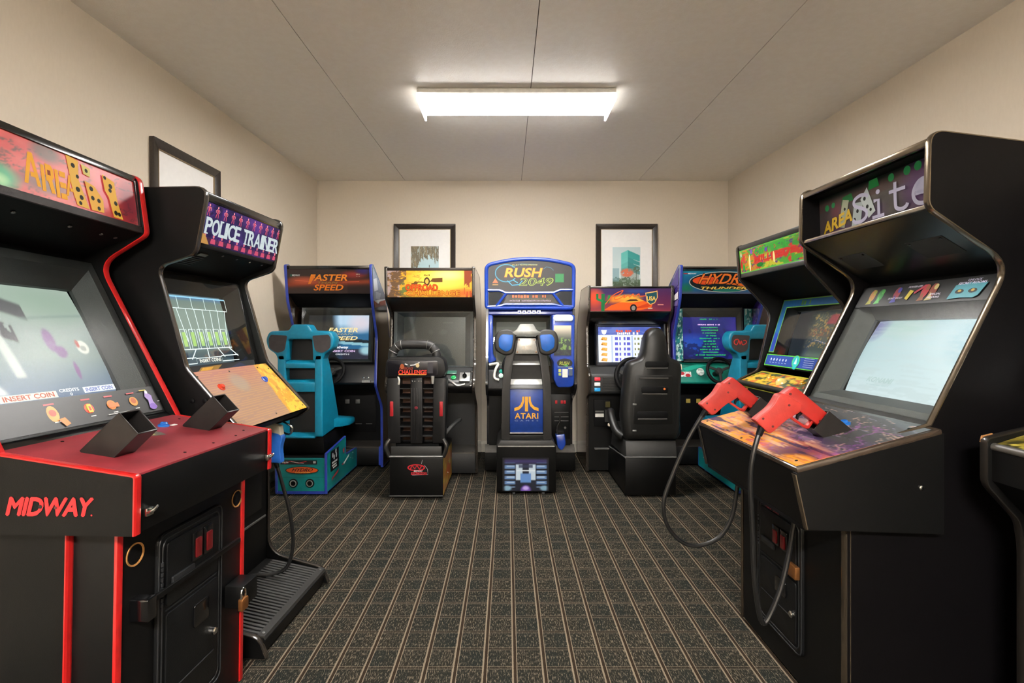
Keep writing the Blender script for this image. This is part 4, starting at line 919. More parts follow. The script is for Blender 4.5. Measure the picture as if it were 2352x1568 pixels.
# ---------------------------------------------------------------- trackball machine behind it
def make_multi():
    r = thing('arcade_machine', 'black upright trackball game with green, yellow and red marquee', 'arcade machine', (1.36, 2.95, 0), -89)
    W = .66; th = .019
    prof = rpoly([(-.002, 1.77, .03), (.012, 1.575, .02), (.2, 1.376, .05), (.125, 1.035, .02), (.0, .975, .02), (.01, .875, .02), (.11, .82, .02), (.11, .02), (.82, .02), (.82, 1.68, .04), (.72, 1.77, .03)])
    sides(r, prof, (0, W - th), th, BLK, DARKM); xi, xo = th, W - th
    MB().box(xi, xo, .78, .8, .03, 1.7).build('back_panel', BLKM, r); MB().prism([(.02, 1.764), (.72, 1.764), (.72, 1.75), (.02, 1.75)], xi, xo).build('top_panel', BLKM, r)
    m0, m1 = (.020, 1.603), (.008, 1.737); d, n, L = n2(m0, m1)
    def mq(u, v):
        c = full(u, '4fa33a'); g = fbm(u * 12, v * 6, 3); c = mixc(c, 'd8c03a', (g > .55) * .85); c = mixc(c, 'c83a2c', band(v, .22, .62, .08) * (u > .25) * (fbm(u * 16, v * 5, 8) > .4)); c = mixc(c, '2f8a34', band(v, .55, .95, .1) * (u > .25) * .7)
        c = mixc(c, 'c9802c', (u < .3) * (fbm(u * 22, v * 14, 5) > .5)); c = mixc(c, '5a2f80', (fbm(u * 18 + 5, v * 11, 2) > .68) * .9); c = mixc(c, 'd03a36', (fbm(u * 15 + 9, v * 9, 12) > .66)); return mixc(c, '63c04a', (np.abs(v - .5) > .46) | (u < .012))
    paint('marquee', r, (xi, *m0), (1, 0, 0), (0, d.x, d.y), xo - xi, L, mq, 'lit', .35, 110, 36)
    a = Art((xi, *m0), (1, 0, 0), (0, d.x, d.y), g=.35)
    a.text('CENTIPEDE', .17, .085, .5, .122, '3fae3e', .03, .15); a.text('MILLIPEDE', .16, .045, .55, .08, 'd2382e', .04, .15); a.text('A', .01, .095, .03, .12, 'd8d8ee', .02)
    a.ell(.11, .05, .012, .035, 'f0d060', 14); a.ell(.115, .05, .006, .05, 'f4ecc0', 10); a.ell(.36, .05, .01, .03, 'f4e090', 12); a.ell(.22, .028, .034, .012, '1f7a2c', 14); a.ell(.045, .03, .012, .02, '2c9a3a', 12); a.ell(.02, .05, .012, .022, 'c02c2c', 12); a.ell(.29, .1, .012, .012, '6a4aa8', 10); a.ell(.14, .11, .012, .014, '8a5ac0', 10)
    a.build('marquee_lettering', r)['kind'] = 'stuff'
    fr = mat('marquee_frame', '2a2b28', .4, bump=.2)
    slab(r, 'marquee_retainer', (.006, 1.735), (.002, 1.764), xi, xo, .02, fr, .004); slab(r, 'marquee_retainer', (.016, 1.578), (.018, 1.604), xi, xo, .02, fr, .004)
    slab(r, 'speaker_panel', (.285, 1.45), (.02, 1.58), xi, xo, .012, BLKM)
    s0, s1 = (.155, 1.06), (.275, 1.45); dd, nn, LL = n2(s0, s1)
    def scr(u, v):
        c = full(u, '0b1822'); gl = np.clip((u - .28 + .22 * (v - .5) ** 2) * 6, 0, 1) * np.clip((1.0 - v) * 8, 0, 1)
        c = mixc(c, '46534e', gl * .85); sp = (fbm(u * 46, v * 40, 4) > .62) * gl
        c = mixc(c, 'a8894a', sp * (v > .25)); c = mixc(c, 'a83a48', band(v, .7, .92, .03) * band(u - .25 * (v - .8), .6, .95, .04) * .8); c = mixc(c, '8a4a30', band(v, .45, .66, .05) * (fbm(u * 40, v * 22, 9) > .52) * gl * .8); return mixc(c, '68746a', band(v, 0, .22, .1) * gl * .8)
    P, dv, nv = screen_unit(r, s0, s1, xi + .001, xo - .001, (.085, .085, .075, .06), .05, .02, scr, .8, bez=mat('bezel_navy', '0b141c', .3))
    a = Art(P(0, 0, -.0066), (1, 0, 0), (0, dv.x, dv.y)); WW = xo - xi - .002
    def strip(u0, v0, u1, v1, c): a.rect(u0, v0, u1, v1, c)
    for (p) in ([(.018, .085), (.07, .085), (.07, LL - .055), (WW - .07, LL - .055), (WW - .07, .085), (WW - .018, .085), (WW - .018, LL - .006), (.018, LL - .006)],):
        a.poly(p, '6fae3c'); q = [(.023, .09), (.065, .09), (.065, LL - .06 + .01), (.065, LL - .05), (WW - .065, LL - .05), (WW - .065, .09), (WW - .023, .09), (WW - .023, LL - .011), (.023, LL - .011)]
        a.poly([(.023, .09), (.065, .09), (.065, LL - .05), (WW - .065, LL - .05), (WW - .065, .09), (WW - .023, .09), (WW - .023, LL - .011), (.023, LL - .011)], '1f5f9c')
    a.rect(.026, .093, .062, .2, '2440a0'); a.scrib(.2, LL - .045, .32, LL - .015, '5a8a2c')
    a.rect(.012, .006, WW - .012, .074, '59b83a'); a.rect(.018, .011, WW - .018, .069, '24469c')
    for k in range(6): a.ell(.07 + k * .03, .045, .006, .008, 'c8d4e8', 8); a.rect(.062 + k * .03, .025, .078 + k * .03, .028, 'b8c4e0')
    a.ell(.31, .045, .034, .034, '59b83a', 20); a.ell(.31, .045, .029, .03, '25b0b4', 20); a.poly([(.298, .03), (.31, .068), (.322, .03)], 'bff0f0'); a.ell(.31, .012, .016, .012, '25b0b4', 12)
    for k in range(5): a.rect(.38, .02 + k * .011, .46, .022 + k * .011, 'b8c4e0')
    a.build('glass_print', r)
    c0, c1 = (.008, .972), (.145, 1.03); d, n, L = n2(c0, c1)
    slab(r, 'control_panel', c0, c1, xi, xo, .012, BLKM)
    def cpf(u, v):
        c = full(u, '3a4a30'); g = fbm(u * 12, v * 5, 3); c = mixc(c, 'd8602c', (g > .5) * .9); c = mixc(c, 'd8b83a', (fbm(u * 16, v * 7, 5) > .58)); c = mixc(c, '1f4a50', (fbm(u * 8, v * 4, 9) > .6) * (u > .4)); return mixc(c, 'b8b43a', (np.abs(v - .5) > .44) | (u < .02))
    paint('panel_overlay', r, (xi, *(Vector(c0) + n * .001)), (1, 0, 0), (0, d.x, d.y), xo - xi, L, cpf, 'ink', 1, 90, 24, rough=.3, coat=.3, back=.0008)
    def C(x, v, h=0): q = Vector(c0) + d * v + n * h; return (x, q.x, q.y)
    N = (0, n.x, n.y)
    MB().lathe([(.03, .0), (.028, .008), (.02, .02), (.008, .027), (.0005, .028)], C(.36, .06), N, 20).build('trackball', mat('ball_ivory', 'd8c070', .2, coat=.5), r, smooth=True)
    for x in (.2, .24, .5): button(r, C(x, .09, .001), N, mat('button_yellow', 'd0a030', .3, coat=.3), .016)
    MB().tube([(xi, .004, .968), (xo, .004, .968)], .014, 12).build('panel_roll', mat('roll_dark', '23251f', .35), r, smooth=True)
    MB().prism([(.004, .955), (.012, .875), (.11, .835), (.11, .95)], xi, xo).build('panel_front', BLK, r)
    a = Art((xi, .0035, .956), (1, 0, 0), (0, .1, -1)); a = Art((xi, .0115, .877), (1, 0, 0), (0, -.1, .995)); h = .078
    WW = xo - xi
    a.rect(.0, .004, WW, .074, '9aa03a'); a.rect(.006, .009, WW - .006, .069, '0e0f0e')
    for u in (.05, .08, .42, .46): a.poly([(u, .012), (u + .022, .012), (u + .03, .066), (u + .008, .066)], 'd88a2c')
    a.build('panel_print', r)
    MB().box(xi, xo, .112, .13, .02, .84).build('front_panel', BLK, r); coin_door(r, .17, .47, .2, .62, .112, .55)
    return r
make_multi()
# ---------------------------------------------------------------- machine cut by the right edge of the photo
def make_edge():
    r = thing('arcade_machine', 'black upright machine with olive yellow control panel at the right edge', 'arcade machine', (1.455, 1.415, 0), -90)
    W = .66; th = .019
    prof = rpoly([(-.105, .966, .012), (-.105, .838, .02), (-.012, .735, .02), (.0, .66, .03), (.0, .02), (.8, .02), (.8, 1.62, .04), (.7, 1.74, .03), (.2, 1.74, .03), (.2, 1.56, .02), (.36, 1.42, .04), (.16, 1.03, .01)])
    sides(r, prof, (0, W - th), th, BLK, mat('trim_black', '1c1916', .3, coat=.3)); xi, xo = th, W - th
    MB().box(xi, xo, .76, .78, .03, 1.7).build('back_panel', BLKM, r); MB().prism([(.21, 1.735), (.7, 1.735), (.7, 1.72), (.21, 1.72)], xi, xo).build('top_panel', BLKM, r)
    def mq(u, v): return mixc(full(u, '3a3a1c'), 'b8a030', (fbm(u * 12, v * 6, 3) - .4) * 3)
    paint('marquee', r, (xi, .212, 1.57), (1, 0, 0), (0, 0, 1), xo - xi, .15, mq, 'lit', .2, 60, 24)
    slab(r, 'speaker_panel', (.42, 1.41), (.21, 1.565), xi, xo, .012, BLKM)
    def scr(u, v): return mixc(full(u, '10141a'), '20303a', v)
    screen_unit(r, (.19, 1.05), (.39, 1.41), xi + .001, xo - .001, (.07, .07, .05, .05), .05, .015, scr, .5, nx=30, ny=24)
    c0, c1 = (-.08, .952), (.165, 1.028); d, n, L = n2(c0, c1)
    slab(r, 'control_panel', c0, c1, xi, xo, .012, BLKM)
    def cpf(u, v): return mixc(mixc(full(u, '2c2a14'), '8a7a2c', (fbm(u * 26, v * 10, 3) - .38) * 3.5), 'b8a848', (fbm(u * 40, v * 16, 7) > .64))
    paint('panel_overlay', r, (xi, *(Vector(c0) + n * .001)), (1, 0, 0), (0, d.x, d.y), xo - xi, L, cpf, 'ink', 1, 120, 50, rough=.3, coat=.3, back=.0008)
    MB().tube([(xi, -.086, .945), (xo, -.086, .945)], .011, 12).build('panel_roll', mat('roll_grey', '4a4844', .4), r, smooth=True)
    MB().prism([(-.092, .94), (-.092, .85), (.0, .75), (.02, .75), (.02, .94)], xi, xo).build('panel_front', BLK, r)
    MB().box(xi, xo, .006, .02, .02, .75).build('front_panel', BLK, r); coin_door(r, .17, .47, .2, .62, .006, .55)
    MB().prism([(-.108, .955), (-.104, .972), (-.075, .979), (-.092, .955)], -.0012, .004).build('chipped_corner', mat('bare_board', '9a6a3c', .7), r)
make_edge()
wc = MB().tube(spline([(XR - .0005, 3.55, 1.645), (XR - .012, 3.52, 1.65), (XR - .016, 3.48, 1.665), (XR - .001, 3.455, 1.685)], 5), .004, 8).build('wall_wire', RUB, None, smooth=True)
tag(wc, 'short black wire loop on the right wall between two machines', 'wire')
# ================================================================ sit-down driving machines along the back wall
TEAL = mat('teal_plastic', '0a7a9a', .38, noise=.08, bump=.15, bscale=500)
TEALB = mat('teal_board', '0d7a7c', .35, noise=.15, nscale=9)
BLUE = mat('blue_moulding', '2b3f9c', .35, coat=.2)
RBLUE = mat('blue_plastic', '1c3f9e', .28, coat=.4)
STEEL = mat('brushed_steel', 'b5b5b1', .38, metal=.75, noise=.2)
WINDOW = mat('coin_window_amber', 'b8a04a', .3, emit=.15)
def wheel(root, c, r, tilt, col=BLKM, hub=CHAR):
    c = Vector(c); n = Vector((0, -math.cos(tilt), math.sin(tilt))); u = Vector((1, 0, 0)); v = n.cross(u)
    ring = [c + u * r * math.cos(t) + v * r * math.sin(t) for t in [2 * math.pi * k / 36 for k in range(36)]]
    w_ = MB().tube(ring, r * .13, 10, closed=True).build('steering_wheel', col, root, smooth=True)
    MB().lathe([(r * .3, -.02), (r * .3, .0), (r * .22, .012), (.0005, .014)], c - n * .015, n, 20).build('wheel_hub', hub, w_, smooth=True)
    for t in (math.radians(20), math.radians(160), math.radians(270)):
        d = u * math.cos(t) + v * math.sin(t)
        MB().obox(c + d * r * .6 - n * .008, d, n.cross(d), n, r * .8, r * .2, .012).build('wheel_spoke', hub, w_, bevel=.002)
    MB().cyl(c - n * .01, c - n * .12, r * .16, r * .2, 16).build('steering_column', BLKM, w_, smooth=True)
    return w_
def shell(root, W, prof, th, ms, mt, bx, bz):
    sides(root, prof, (-W / 2, W / 2 - th), th, ms, mt)
    MB().box(-W / 2 + th, W / 2 - th, bx - .02, bx, .03, bz).build('back_panel', BLKM, root)
def marquee(root, p0, p1, hw, pf, mode, s, nx=110, ny=40):
    d, n, L = n2(p0, p1); paint('marquee', root, (-hw, *p0), (1, 0, 0), (0, d.x, d.y), 2 * hw, L, pf, mode, s, nx, ny, rough=.3)
    return Art((-hw, *p0), (1, 0, 0), (0, d.x, d.y), g=s if mode != 'ink' else 0), L
def screwrow(root, pts, n, m=None, r=.005):
    for p in pts: MB().lathe([(r, 0), (r, .002), (.0005, .003)], p, n, 8).build('screw', m or CHROME, root)
# ---------------------------------------------------------------- teal seat and base used by both boat racers
def teal_seat(r, cx, y0, mirror, logo):
    k = -1 if mirror else 1
    def X(x): return cx + k * x
    head = rpoly([(-.17, 1.03, .02), (-.19, 1.085, .02), (-.25, 1.125, .03), (-.268, 1.2, .03), (-.24, 1.262, .03), (-.09, 1.268, .01), (-.062, 1.315, .015), (.062, 1.315, .015), (.09, 1.268, .01), (.24, 1.262, .03), (.268, 1.2, .03), (.25, 1.125, .03), (.19, 1.085, .02), (.17, 1.03, .02), (.1, 1.03), (.09, 1.2), (-.09, 1.2), (-.1, 1.03)])
    sh = MB().prism([(X(a), b) for a, b in head], y0, y0 + .13, 'y')
    hd = sh.build('headrest', TEAL, r, bevel=.014, seg=3)
    fl = rpoly([(.0, .44, .02), (.0, 1.09, .02), (.1, 1.10, .03), (.2, .94, .08), (.33, .64, .06), (.38, .53, .03), (.3, .455, .03)])
    for s in (-1, 1):
        a, b = sorted((X(s * .112), X(s * .176)))
        MB().prism([(y0 + p, z) for p, z in fl], a, b).build('seat_flank', TEAL, r, bevel=.012, seg=3)
    a, b = sorted((X(-.115), X(.115)))
    for z0, z1, t in ((.975, 1.035, .07), (.79, .885, .09), (.43, .465, .2)):
        MB().prism(rpoly([(y0 + .004, z0), (y0 + .004, z1 - .02, .01), (y0 + .05, z1, .01), (y0 + t, z1), (y0 + t, z0)]), a, b).build('seat_crossbar', TEAL, r, bevel=.006)
    MB().prism([(y0 + .075, .46), (y0 + .075, 1.23), (y0 + .1, 1.23), (y0 + .12, .46)], a, b).build('back_pad', mat('pad_black', '111112', .6, bump=.3), r)
    gm = mat('speaker_cloth', '3a3536', .8, bump=.8, bscale=900)
    for s in (-1, 1):
        q = rpoly([(X(s * .098), 1.228, .012), (X(s * .118), 1.112, .02), (X(s * .175), 1.092, .02), (X(s * .236), 1.13, .02), (X(s * .242), 1.20, .02), (X(s * .225), 1.236, .015)])
        g = MB().prism(q, y0 - .003, y0 + .01, 'y').build('speaker_grille', gm, hd)
        if logo and s == (-1 if not mirror else 1):
            pass
    if logo:
        xa = X(.17); A = Art((xa - .055, y0 - .0032, 1.125), (1, 0, 0), (0, 0, 1))
        A.line([(p[0], p[1]) for p in spline([(.045, .06, 0), (.03, .075, 0), (.008, .066, 0), (.005, .045, 0), (.022, .032, 0), (.032, .045, 0), (.042, .066, 0), (.05, .035, 0), (.06, .062, 0), (.068, .034, 0), (.085, .036, 0), (.1, .05, 0), (.092, .066, 0), (.075, .064, 0)], 4)], .0075, 'd23a34'); A.build('headrest_logo', hd)
    # pan and side lobes
    pan = []
    for y, hw, z0, z1 in ((.24, .17, .45, .56), (.34, .225, .435, .555), (.45, .25, .43, .53), (.58, .25, .435, .51), (.66, .21, .45, .50)):
        pan.append([(cx + hw * math.cos(t) if abs(math.cos(t)) < .8 else cx + hw * (1 if math.cos(t) > 0 else -1) * (.9 + .1 * abs(math.cos(t))), y0 + y, (z0 + z1) / 2 + (z1 - z0) / 2 * math.sin(t)) for t in [2 * math.pi * i / 20 for i in range(20)]])
    MB().loft(pan).build('seat_pan', TEAL, r, smooth=True)
    MB().prism(rpoly([(y0 + .06, .30), (y0 + .04, .44), (y0 + .5, .44), (y0 + .55, .30)]), cx - .17, cx + .17).build('seat_pedestal', BLKM, r, bevel=.006)
    # base box
    xa, xb = sorted((X(-.172), X(.226))); yb = y0 - .04
    sp = [(yb, .03), (yb, .322), (yb + .44, .36), (yb + .44, .205), (y0 + .705, .192), (y0 + .705, .03)]
    for x in (xa, xb - .018):
        MB().prism(sp, x, x + .018).build('base_side', TEALB, r); edge_trim(MB(), sp, x, x + .018, .005).build('edge_trim', BLUE, r)
    MB().box(xa + .018, xb - .018, yb + .004, yb + .018, .035, .285).build('base_front', TEALB, r)
    MB().box(xa + .018, xb - .018, yb + .018, yb + .44, .275, .289).build('base_top', BLKM, r)
    MB().box(xa + .018, xb - .018, yb + .44, y0 + .70, .17, .185).build('foot_deck', mat('deck_carpet', '3a342e', .9), r)
    MB().box(xa, xb, yb + .002, yb + .012, .012, .034).build('base_skirt', BLUE, r)
    A = Art((xa + .018, yb + .0035, .035), (1, 0, 0), (0, 0, 1)); w_ = xb - xa - .036
    A.rect(.02, .205, w_ - .06, .237, '14181a'); A.line([(.05, .21), (.1, .23), (.16, .214), (.22, .228)], .006, 'c03038'); A.line([(.1, .226), (.2, .212)], .003, 'd8d8d8'); A.rect(w_ - .09, .213, w_ - .07, .23, 'c8c8c8'); A.scrib(.035, .213, .085, .229, 'd0c8c8')
    A.ell(w_ / 2 + .005, .16, .128, .029, '121415', 28); A.ell(w_ / 2 + .005, .16, .122, .024, 'd0561f', 28); A.text('HYDRO', w_ / 2 - .075, .15, w_ / 2 + .09, .176, '2a1612', .02, .45); A.text('THUNDER', w_ / 2 - .05, .138, w_ / 2 + .07, .146, 'e8b85a', .03, .2)
    A.rect(.0, .105, w_, .107, '0b5a58')
    A.build('base_print', r)
    for q in (.33, .68):
        x = xa + .018 + w_ * q; MB().lathe([(.034, .0), (.034, .004), (.028, .006)], (x, yb + .004, .095), (0, -1, 0), 24).build('port_ring', BLKM, r, smooth=True)
        b = MB().lathe([(.026, .004), (.026, .008), (.019, .008), (.017, .002)], (x, yb + .004, .095), (0, -1, 0), 24).build('port_ring', STEEL, r, smooth=True)
        MB().lathe([(.018, 0), (.018, .003), (.0005, .003)], (x, yb + .003, .095), (0, -1, 0), 20).build('port_hole', BLKM, r)
    # prints on the aisle side of the base
    if mirror: A = Art((xa - .0008, y0 + .70, .03), (0, -1, 0), (0, 0, 1)); A.N = Vector((-1, 0, 0)); f = lambda u: .74 - u
    else: A = Art((xb + .0008, yb, .03), (0, 1, 0), (0, 0, 1)); A.N = Vector((1, 0, 0)); f = lambda u: u
    def rc(u0, v0, u1, v1, c): a0, a1 = sorted((f(u0), f(u1))); A.rect(a0, v0, a1, v1, c)
    rc(.07, .13, .26, .29, '0d0f10')
    for u, v in ((.12, .25), (.15, .23), (.19, .27), (.2, .235)): A.ell(f(u), v, .014, .02, 'cfd2d0', 10)
    rc(.10, .185, .22, .2, 'cfd2d0'); rc(.1, .165, .2, .176, 'e0e0de'); rc(.12, .145, .21, .157, 'd8dad8')
    A.poly([(f(.09), .06), (f(.24), .085), (f(.26), .11), (f(.1), .078)], 'a82c38'); A.poly([(f(.32), .12), (f(.38), .13), (f(.37), .11)], 'b83040'); A.poly([(f(.37), .125), (f(.52), .165), (f(.51), .145), (f(.38), .108)], 'd8e4e4'); A.poly([(f(.35), .24), (f(.40), .25), (f(.38), .2)], 'a83444')
    for u, v in ((.56, .12), (.62, .15), (.62, .10)): A.ell(f(u), v, .006, .006, 'd8dcd8', 8)
    A.build('side_print', r)['kind'] = 'stuff'
    for x in (xa + .03, xb - .05):
        for y in (yb + .05, y0 + .6): MB().lathe([(.014, 0), (.014, .01), (.006, .012), (.006, .03)], (x, y, 0.0005), (0, 0, 1), 10).build('leveller', GREY, r)
def boat_body(r, kind):
    W = .73; th = .02; hw = W / 2 - th
    prof = rpoly([(-.43, 1.815, .02), (-.385, 1.52, .03), (-.232, 1.21, .05), (-.275, .79, .02), (-.06, .58, .05), (-.05, .03), (.5, .03), (.5, .95, .03), (.19, 1.2, .05), (.06, 1.56, .03), (-.38, 1.822, .01)])
    shell(r, W, prof, th, mat('side_gloss_' + kind, '3a2c22' if kind == 'red' else '3a2a70', .15, coat=1., noise=.4, nscale=5), BLUE, .45, .95)
    MB().prism([(-.40, 1.81), (.05, 1.56), (.19, 1.2), (.16, 1.2), (.03, 1.55), (-.40, 1.79)], -hw, hw).build('top_panel', BLKM, r)
    slab(r, 'marquee_retainer', (-.412, 1.778), (-.416, 1.808), -hw, hw, .012, BLKG, .002)
    slab(r, 'visor', (-.225, 1.475), (-.39, 1.575), -hw, hw, .012, BLKM, .002)
    MB().prism([(-.225, 1.475), (-.2, 1.47), (.1, 1.45), (.1, 1.5)], -hw, hw).build('hood', BLKM, r)
    MB().box(-hw, hw, .26, .275, .03, .80).build('front_panel', BLK, r); MB().box(-hw, hw, -.05, .26, .775, .79).build('dash_floor', BLKM, r)
    MB().prism(rpoly([(-.05, .78), (-.265, .80, .03), (-.20, .985, .03), (-.05, 1.0)]), -hw, hw).build('dashboard', mat('dash_' + kind, '121316' if kind == 'red' else '0e7a6a', .35), r, bevel=.01)
    wheel(r, (0, -.355, .925), .108, math.radians(20))
    cd = MB().box(-.22, .22, .249, .26, .28, .70).build('coin_door', BLKM, r, bevel=.004)
    for x in (-.075, .025):
        MB().box(x, x + .04, .243, .25, .56, .6).build('coin_slot', WINDOW if kind != 'red' else GREY, cd, bevel=.002)
        MB().box(x + .1, x + .16, .244, .25, .36, .367).build('return_slot', GREY, cd)
    MB().box(-hw + .02, hw - .02, -.0, .26, .03, .19).build('kick_box', BLK, r, bevel=.003); MB().box(-hw + .02, hw - .02, -.004, .26, .19, .2).build('kick_ledge', mat('deck_carpet', '3a342e', .9), r)
    for x in (-hw + .002, hw - .032): MB().box(x, x + .03, -.006, .26, .03, .202).build('kick_post', BLUE, r, bevel=.004)
    MB().box(hw - .10, hw - .03, -.30, -.24, .82, .84).build('gear_plate', STEEL, r) if kind == 'red' else None
    return hw
def make_boat_left():
    r = thing('arcade_machine', 'blue edged driving machine with orange lettered marquee and teal seat', 'arcade machine', (-1.495, 4.56, 0), 0)
    hw = boat_body(r, 'red')
    def mq(u, v):
        c = full(u, '3a2d28'); c = mixc(c, '241c1c', (u > .72) * .5); s = np.exp(-((v - .42 - .12 * (u - .4)) / .12) ** 2); c = mixc(c, '9a4028', s * .8); c = mixc(c, 'c85a3a', blob(u, v, .2, .55, .25, .2, 1) * .8); c = mixc(c, 'a03830', blob(u, v, .8, .78, .2, .2, 1) * .8); return mixc(c, '3a2f60', blob(u, v, .92, .95, .12, .2, 1))
    a, L = marquee(r, (-.395, 1.578), (-.413, 1.778), hw, mq, 'lit', .3)
    a.text('FASTER', .18, .105, .50, .16, 'e8862a', .02, .25); a.poly([(.17, .08), (.19, .08), (.235, .15), (.20, .15)], 'e07a28'); a.text('THAN', .25, .082, .42, .099, '8a7a3a', .01, .25); a.text('SPEED', .215, .025, .465, .075, 'e87a24', .02, .25); a.line([(.06, .11), (.2, .1)], .004, 'd86a48'); a.line([(.46, .095), (.6, .1)], .004, 'c8583c')
    a.text('MIDWAY', .04, .145, .105, .16, 'c8c8c0', .02); a.rect(.025, .142, .036, .162, '2c5a48'); a.scrib(.575, .155, .605, .165, 'b8a890'); a.scrib(.575, .14, .605, .148, 'b8a890')
    a.build('marquee_lettering', r)
    def scr(u, v):
        c = full(u, '1c1e22'); l = np.clip((u - .42 + .1 * (v - .5)) * 8, 0, 1); c = mixc(c, '3a352f', (u < .5) * band(v, .35, .9, .1) * .8)
        c = mixc(c, '2a6a9a', l * .9); c = mixc(c, 'b8d0e8', l * np.clip((v - .55) * 4, 0, 1)); c = mixc(c, 'd8ccd8', l * blob(u, v, .85, .8, .25, .25, 1)); c = mixc(c, '0c1420', l * (np.abs(v - .42 + .15 * (u - .7)) < .05)); c = mixc(c, '8ab8c8', l * (np.abs(v - .36 + .1 * (u - .7)) < .03)); c = mixc(c, '2a2838', (v < .24) * l); c = mixc(c, '9ac0cc', blob(u, v, .95, .2, .14, .12, .8) * l); c = mixc(c, '4a7a8a', (u < .45) * band(v + .35 * u, .5, .56, .03))
        return c
    P, d, n = screen_unit(r, (-.23, .99), (-.185, 1.475), -hw + .03, hw - .03, (.05, .045, .03, .07), .03, .01, scr, .9, bez=mat('bezel_grey2', '343433', .5))
    a = Art(P(.05, .03, .024), (1, 0, 0), (0, d.x, d.y), g=1.1)
    a.text('FASTER', .18, .235, .44, .275, 'e6c890', .02, .25); a.text('THAN', .23, .21, .4, .226, 'a89a70', 0, .25); a.text('SPEED', .2, .165, .44, .2, 'e6c890', .02, .25); a.text('Midway', .23, .085, .36, .115, 'e8e4ec', .02); a.text('INSERT COIN', .2, .06, .42, .078, 'd8b8e0', .02); a.text('CREDITS 0', .25, .035, .37, .048, 'd8d8e0', .01); a.build('screen_lettering', r)
    screwrow(r, [(.25, -.262, .86), (.29, -.262, .86), (.31, -.27, .82)], (0, -1, .2), r=.007)
    A = Art((.365 + .0008, -.43, 1.0), (0, 1, 0), (0, 0, 1)); A.N = Vector((1, 0, 0))
    A.poly([(.02, .80), (.06, .52), (.46, .56), (.32, .66)], '8a93a8'); A.poly([(.05, .70), (.15, .72), (.2, .62), (.08, .6)], 'd8dce2'); A.poly([(.12, .6), (.3, .6), (.26, .54), (.12, .54)], 'b8c0cc'); A.poly([(.07, .52), (.2, .5), (.46, .55), (.47, .5), (.1, .46)], '8a3a20'); A.poly([(.25, .52), (.46, .55), (.47, .51), (.28, .49)], 'c8501f'); A.build('side_art', r)
    teal_seat(r, -.115, -.71, False, False)
    MB().box(-.21, -.19, -.5, -.46, 1.035, 1.055).build('seat_clip', WHT, r); MB().box(-.16, -.13, -.5, -.46, 1.035, 1.05).build('seat_clip', mat('clip_blue', '3a5aa8', .4), r)
    return r
make_boat_left()
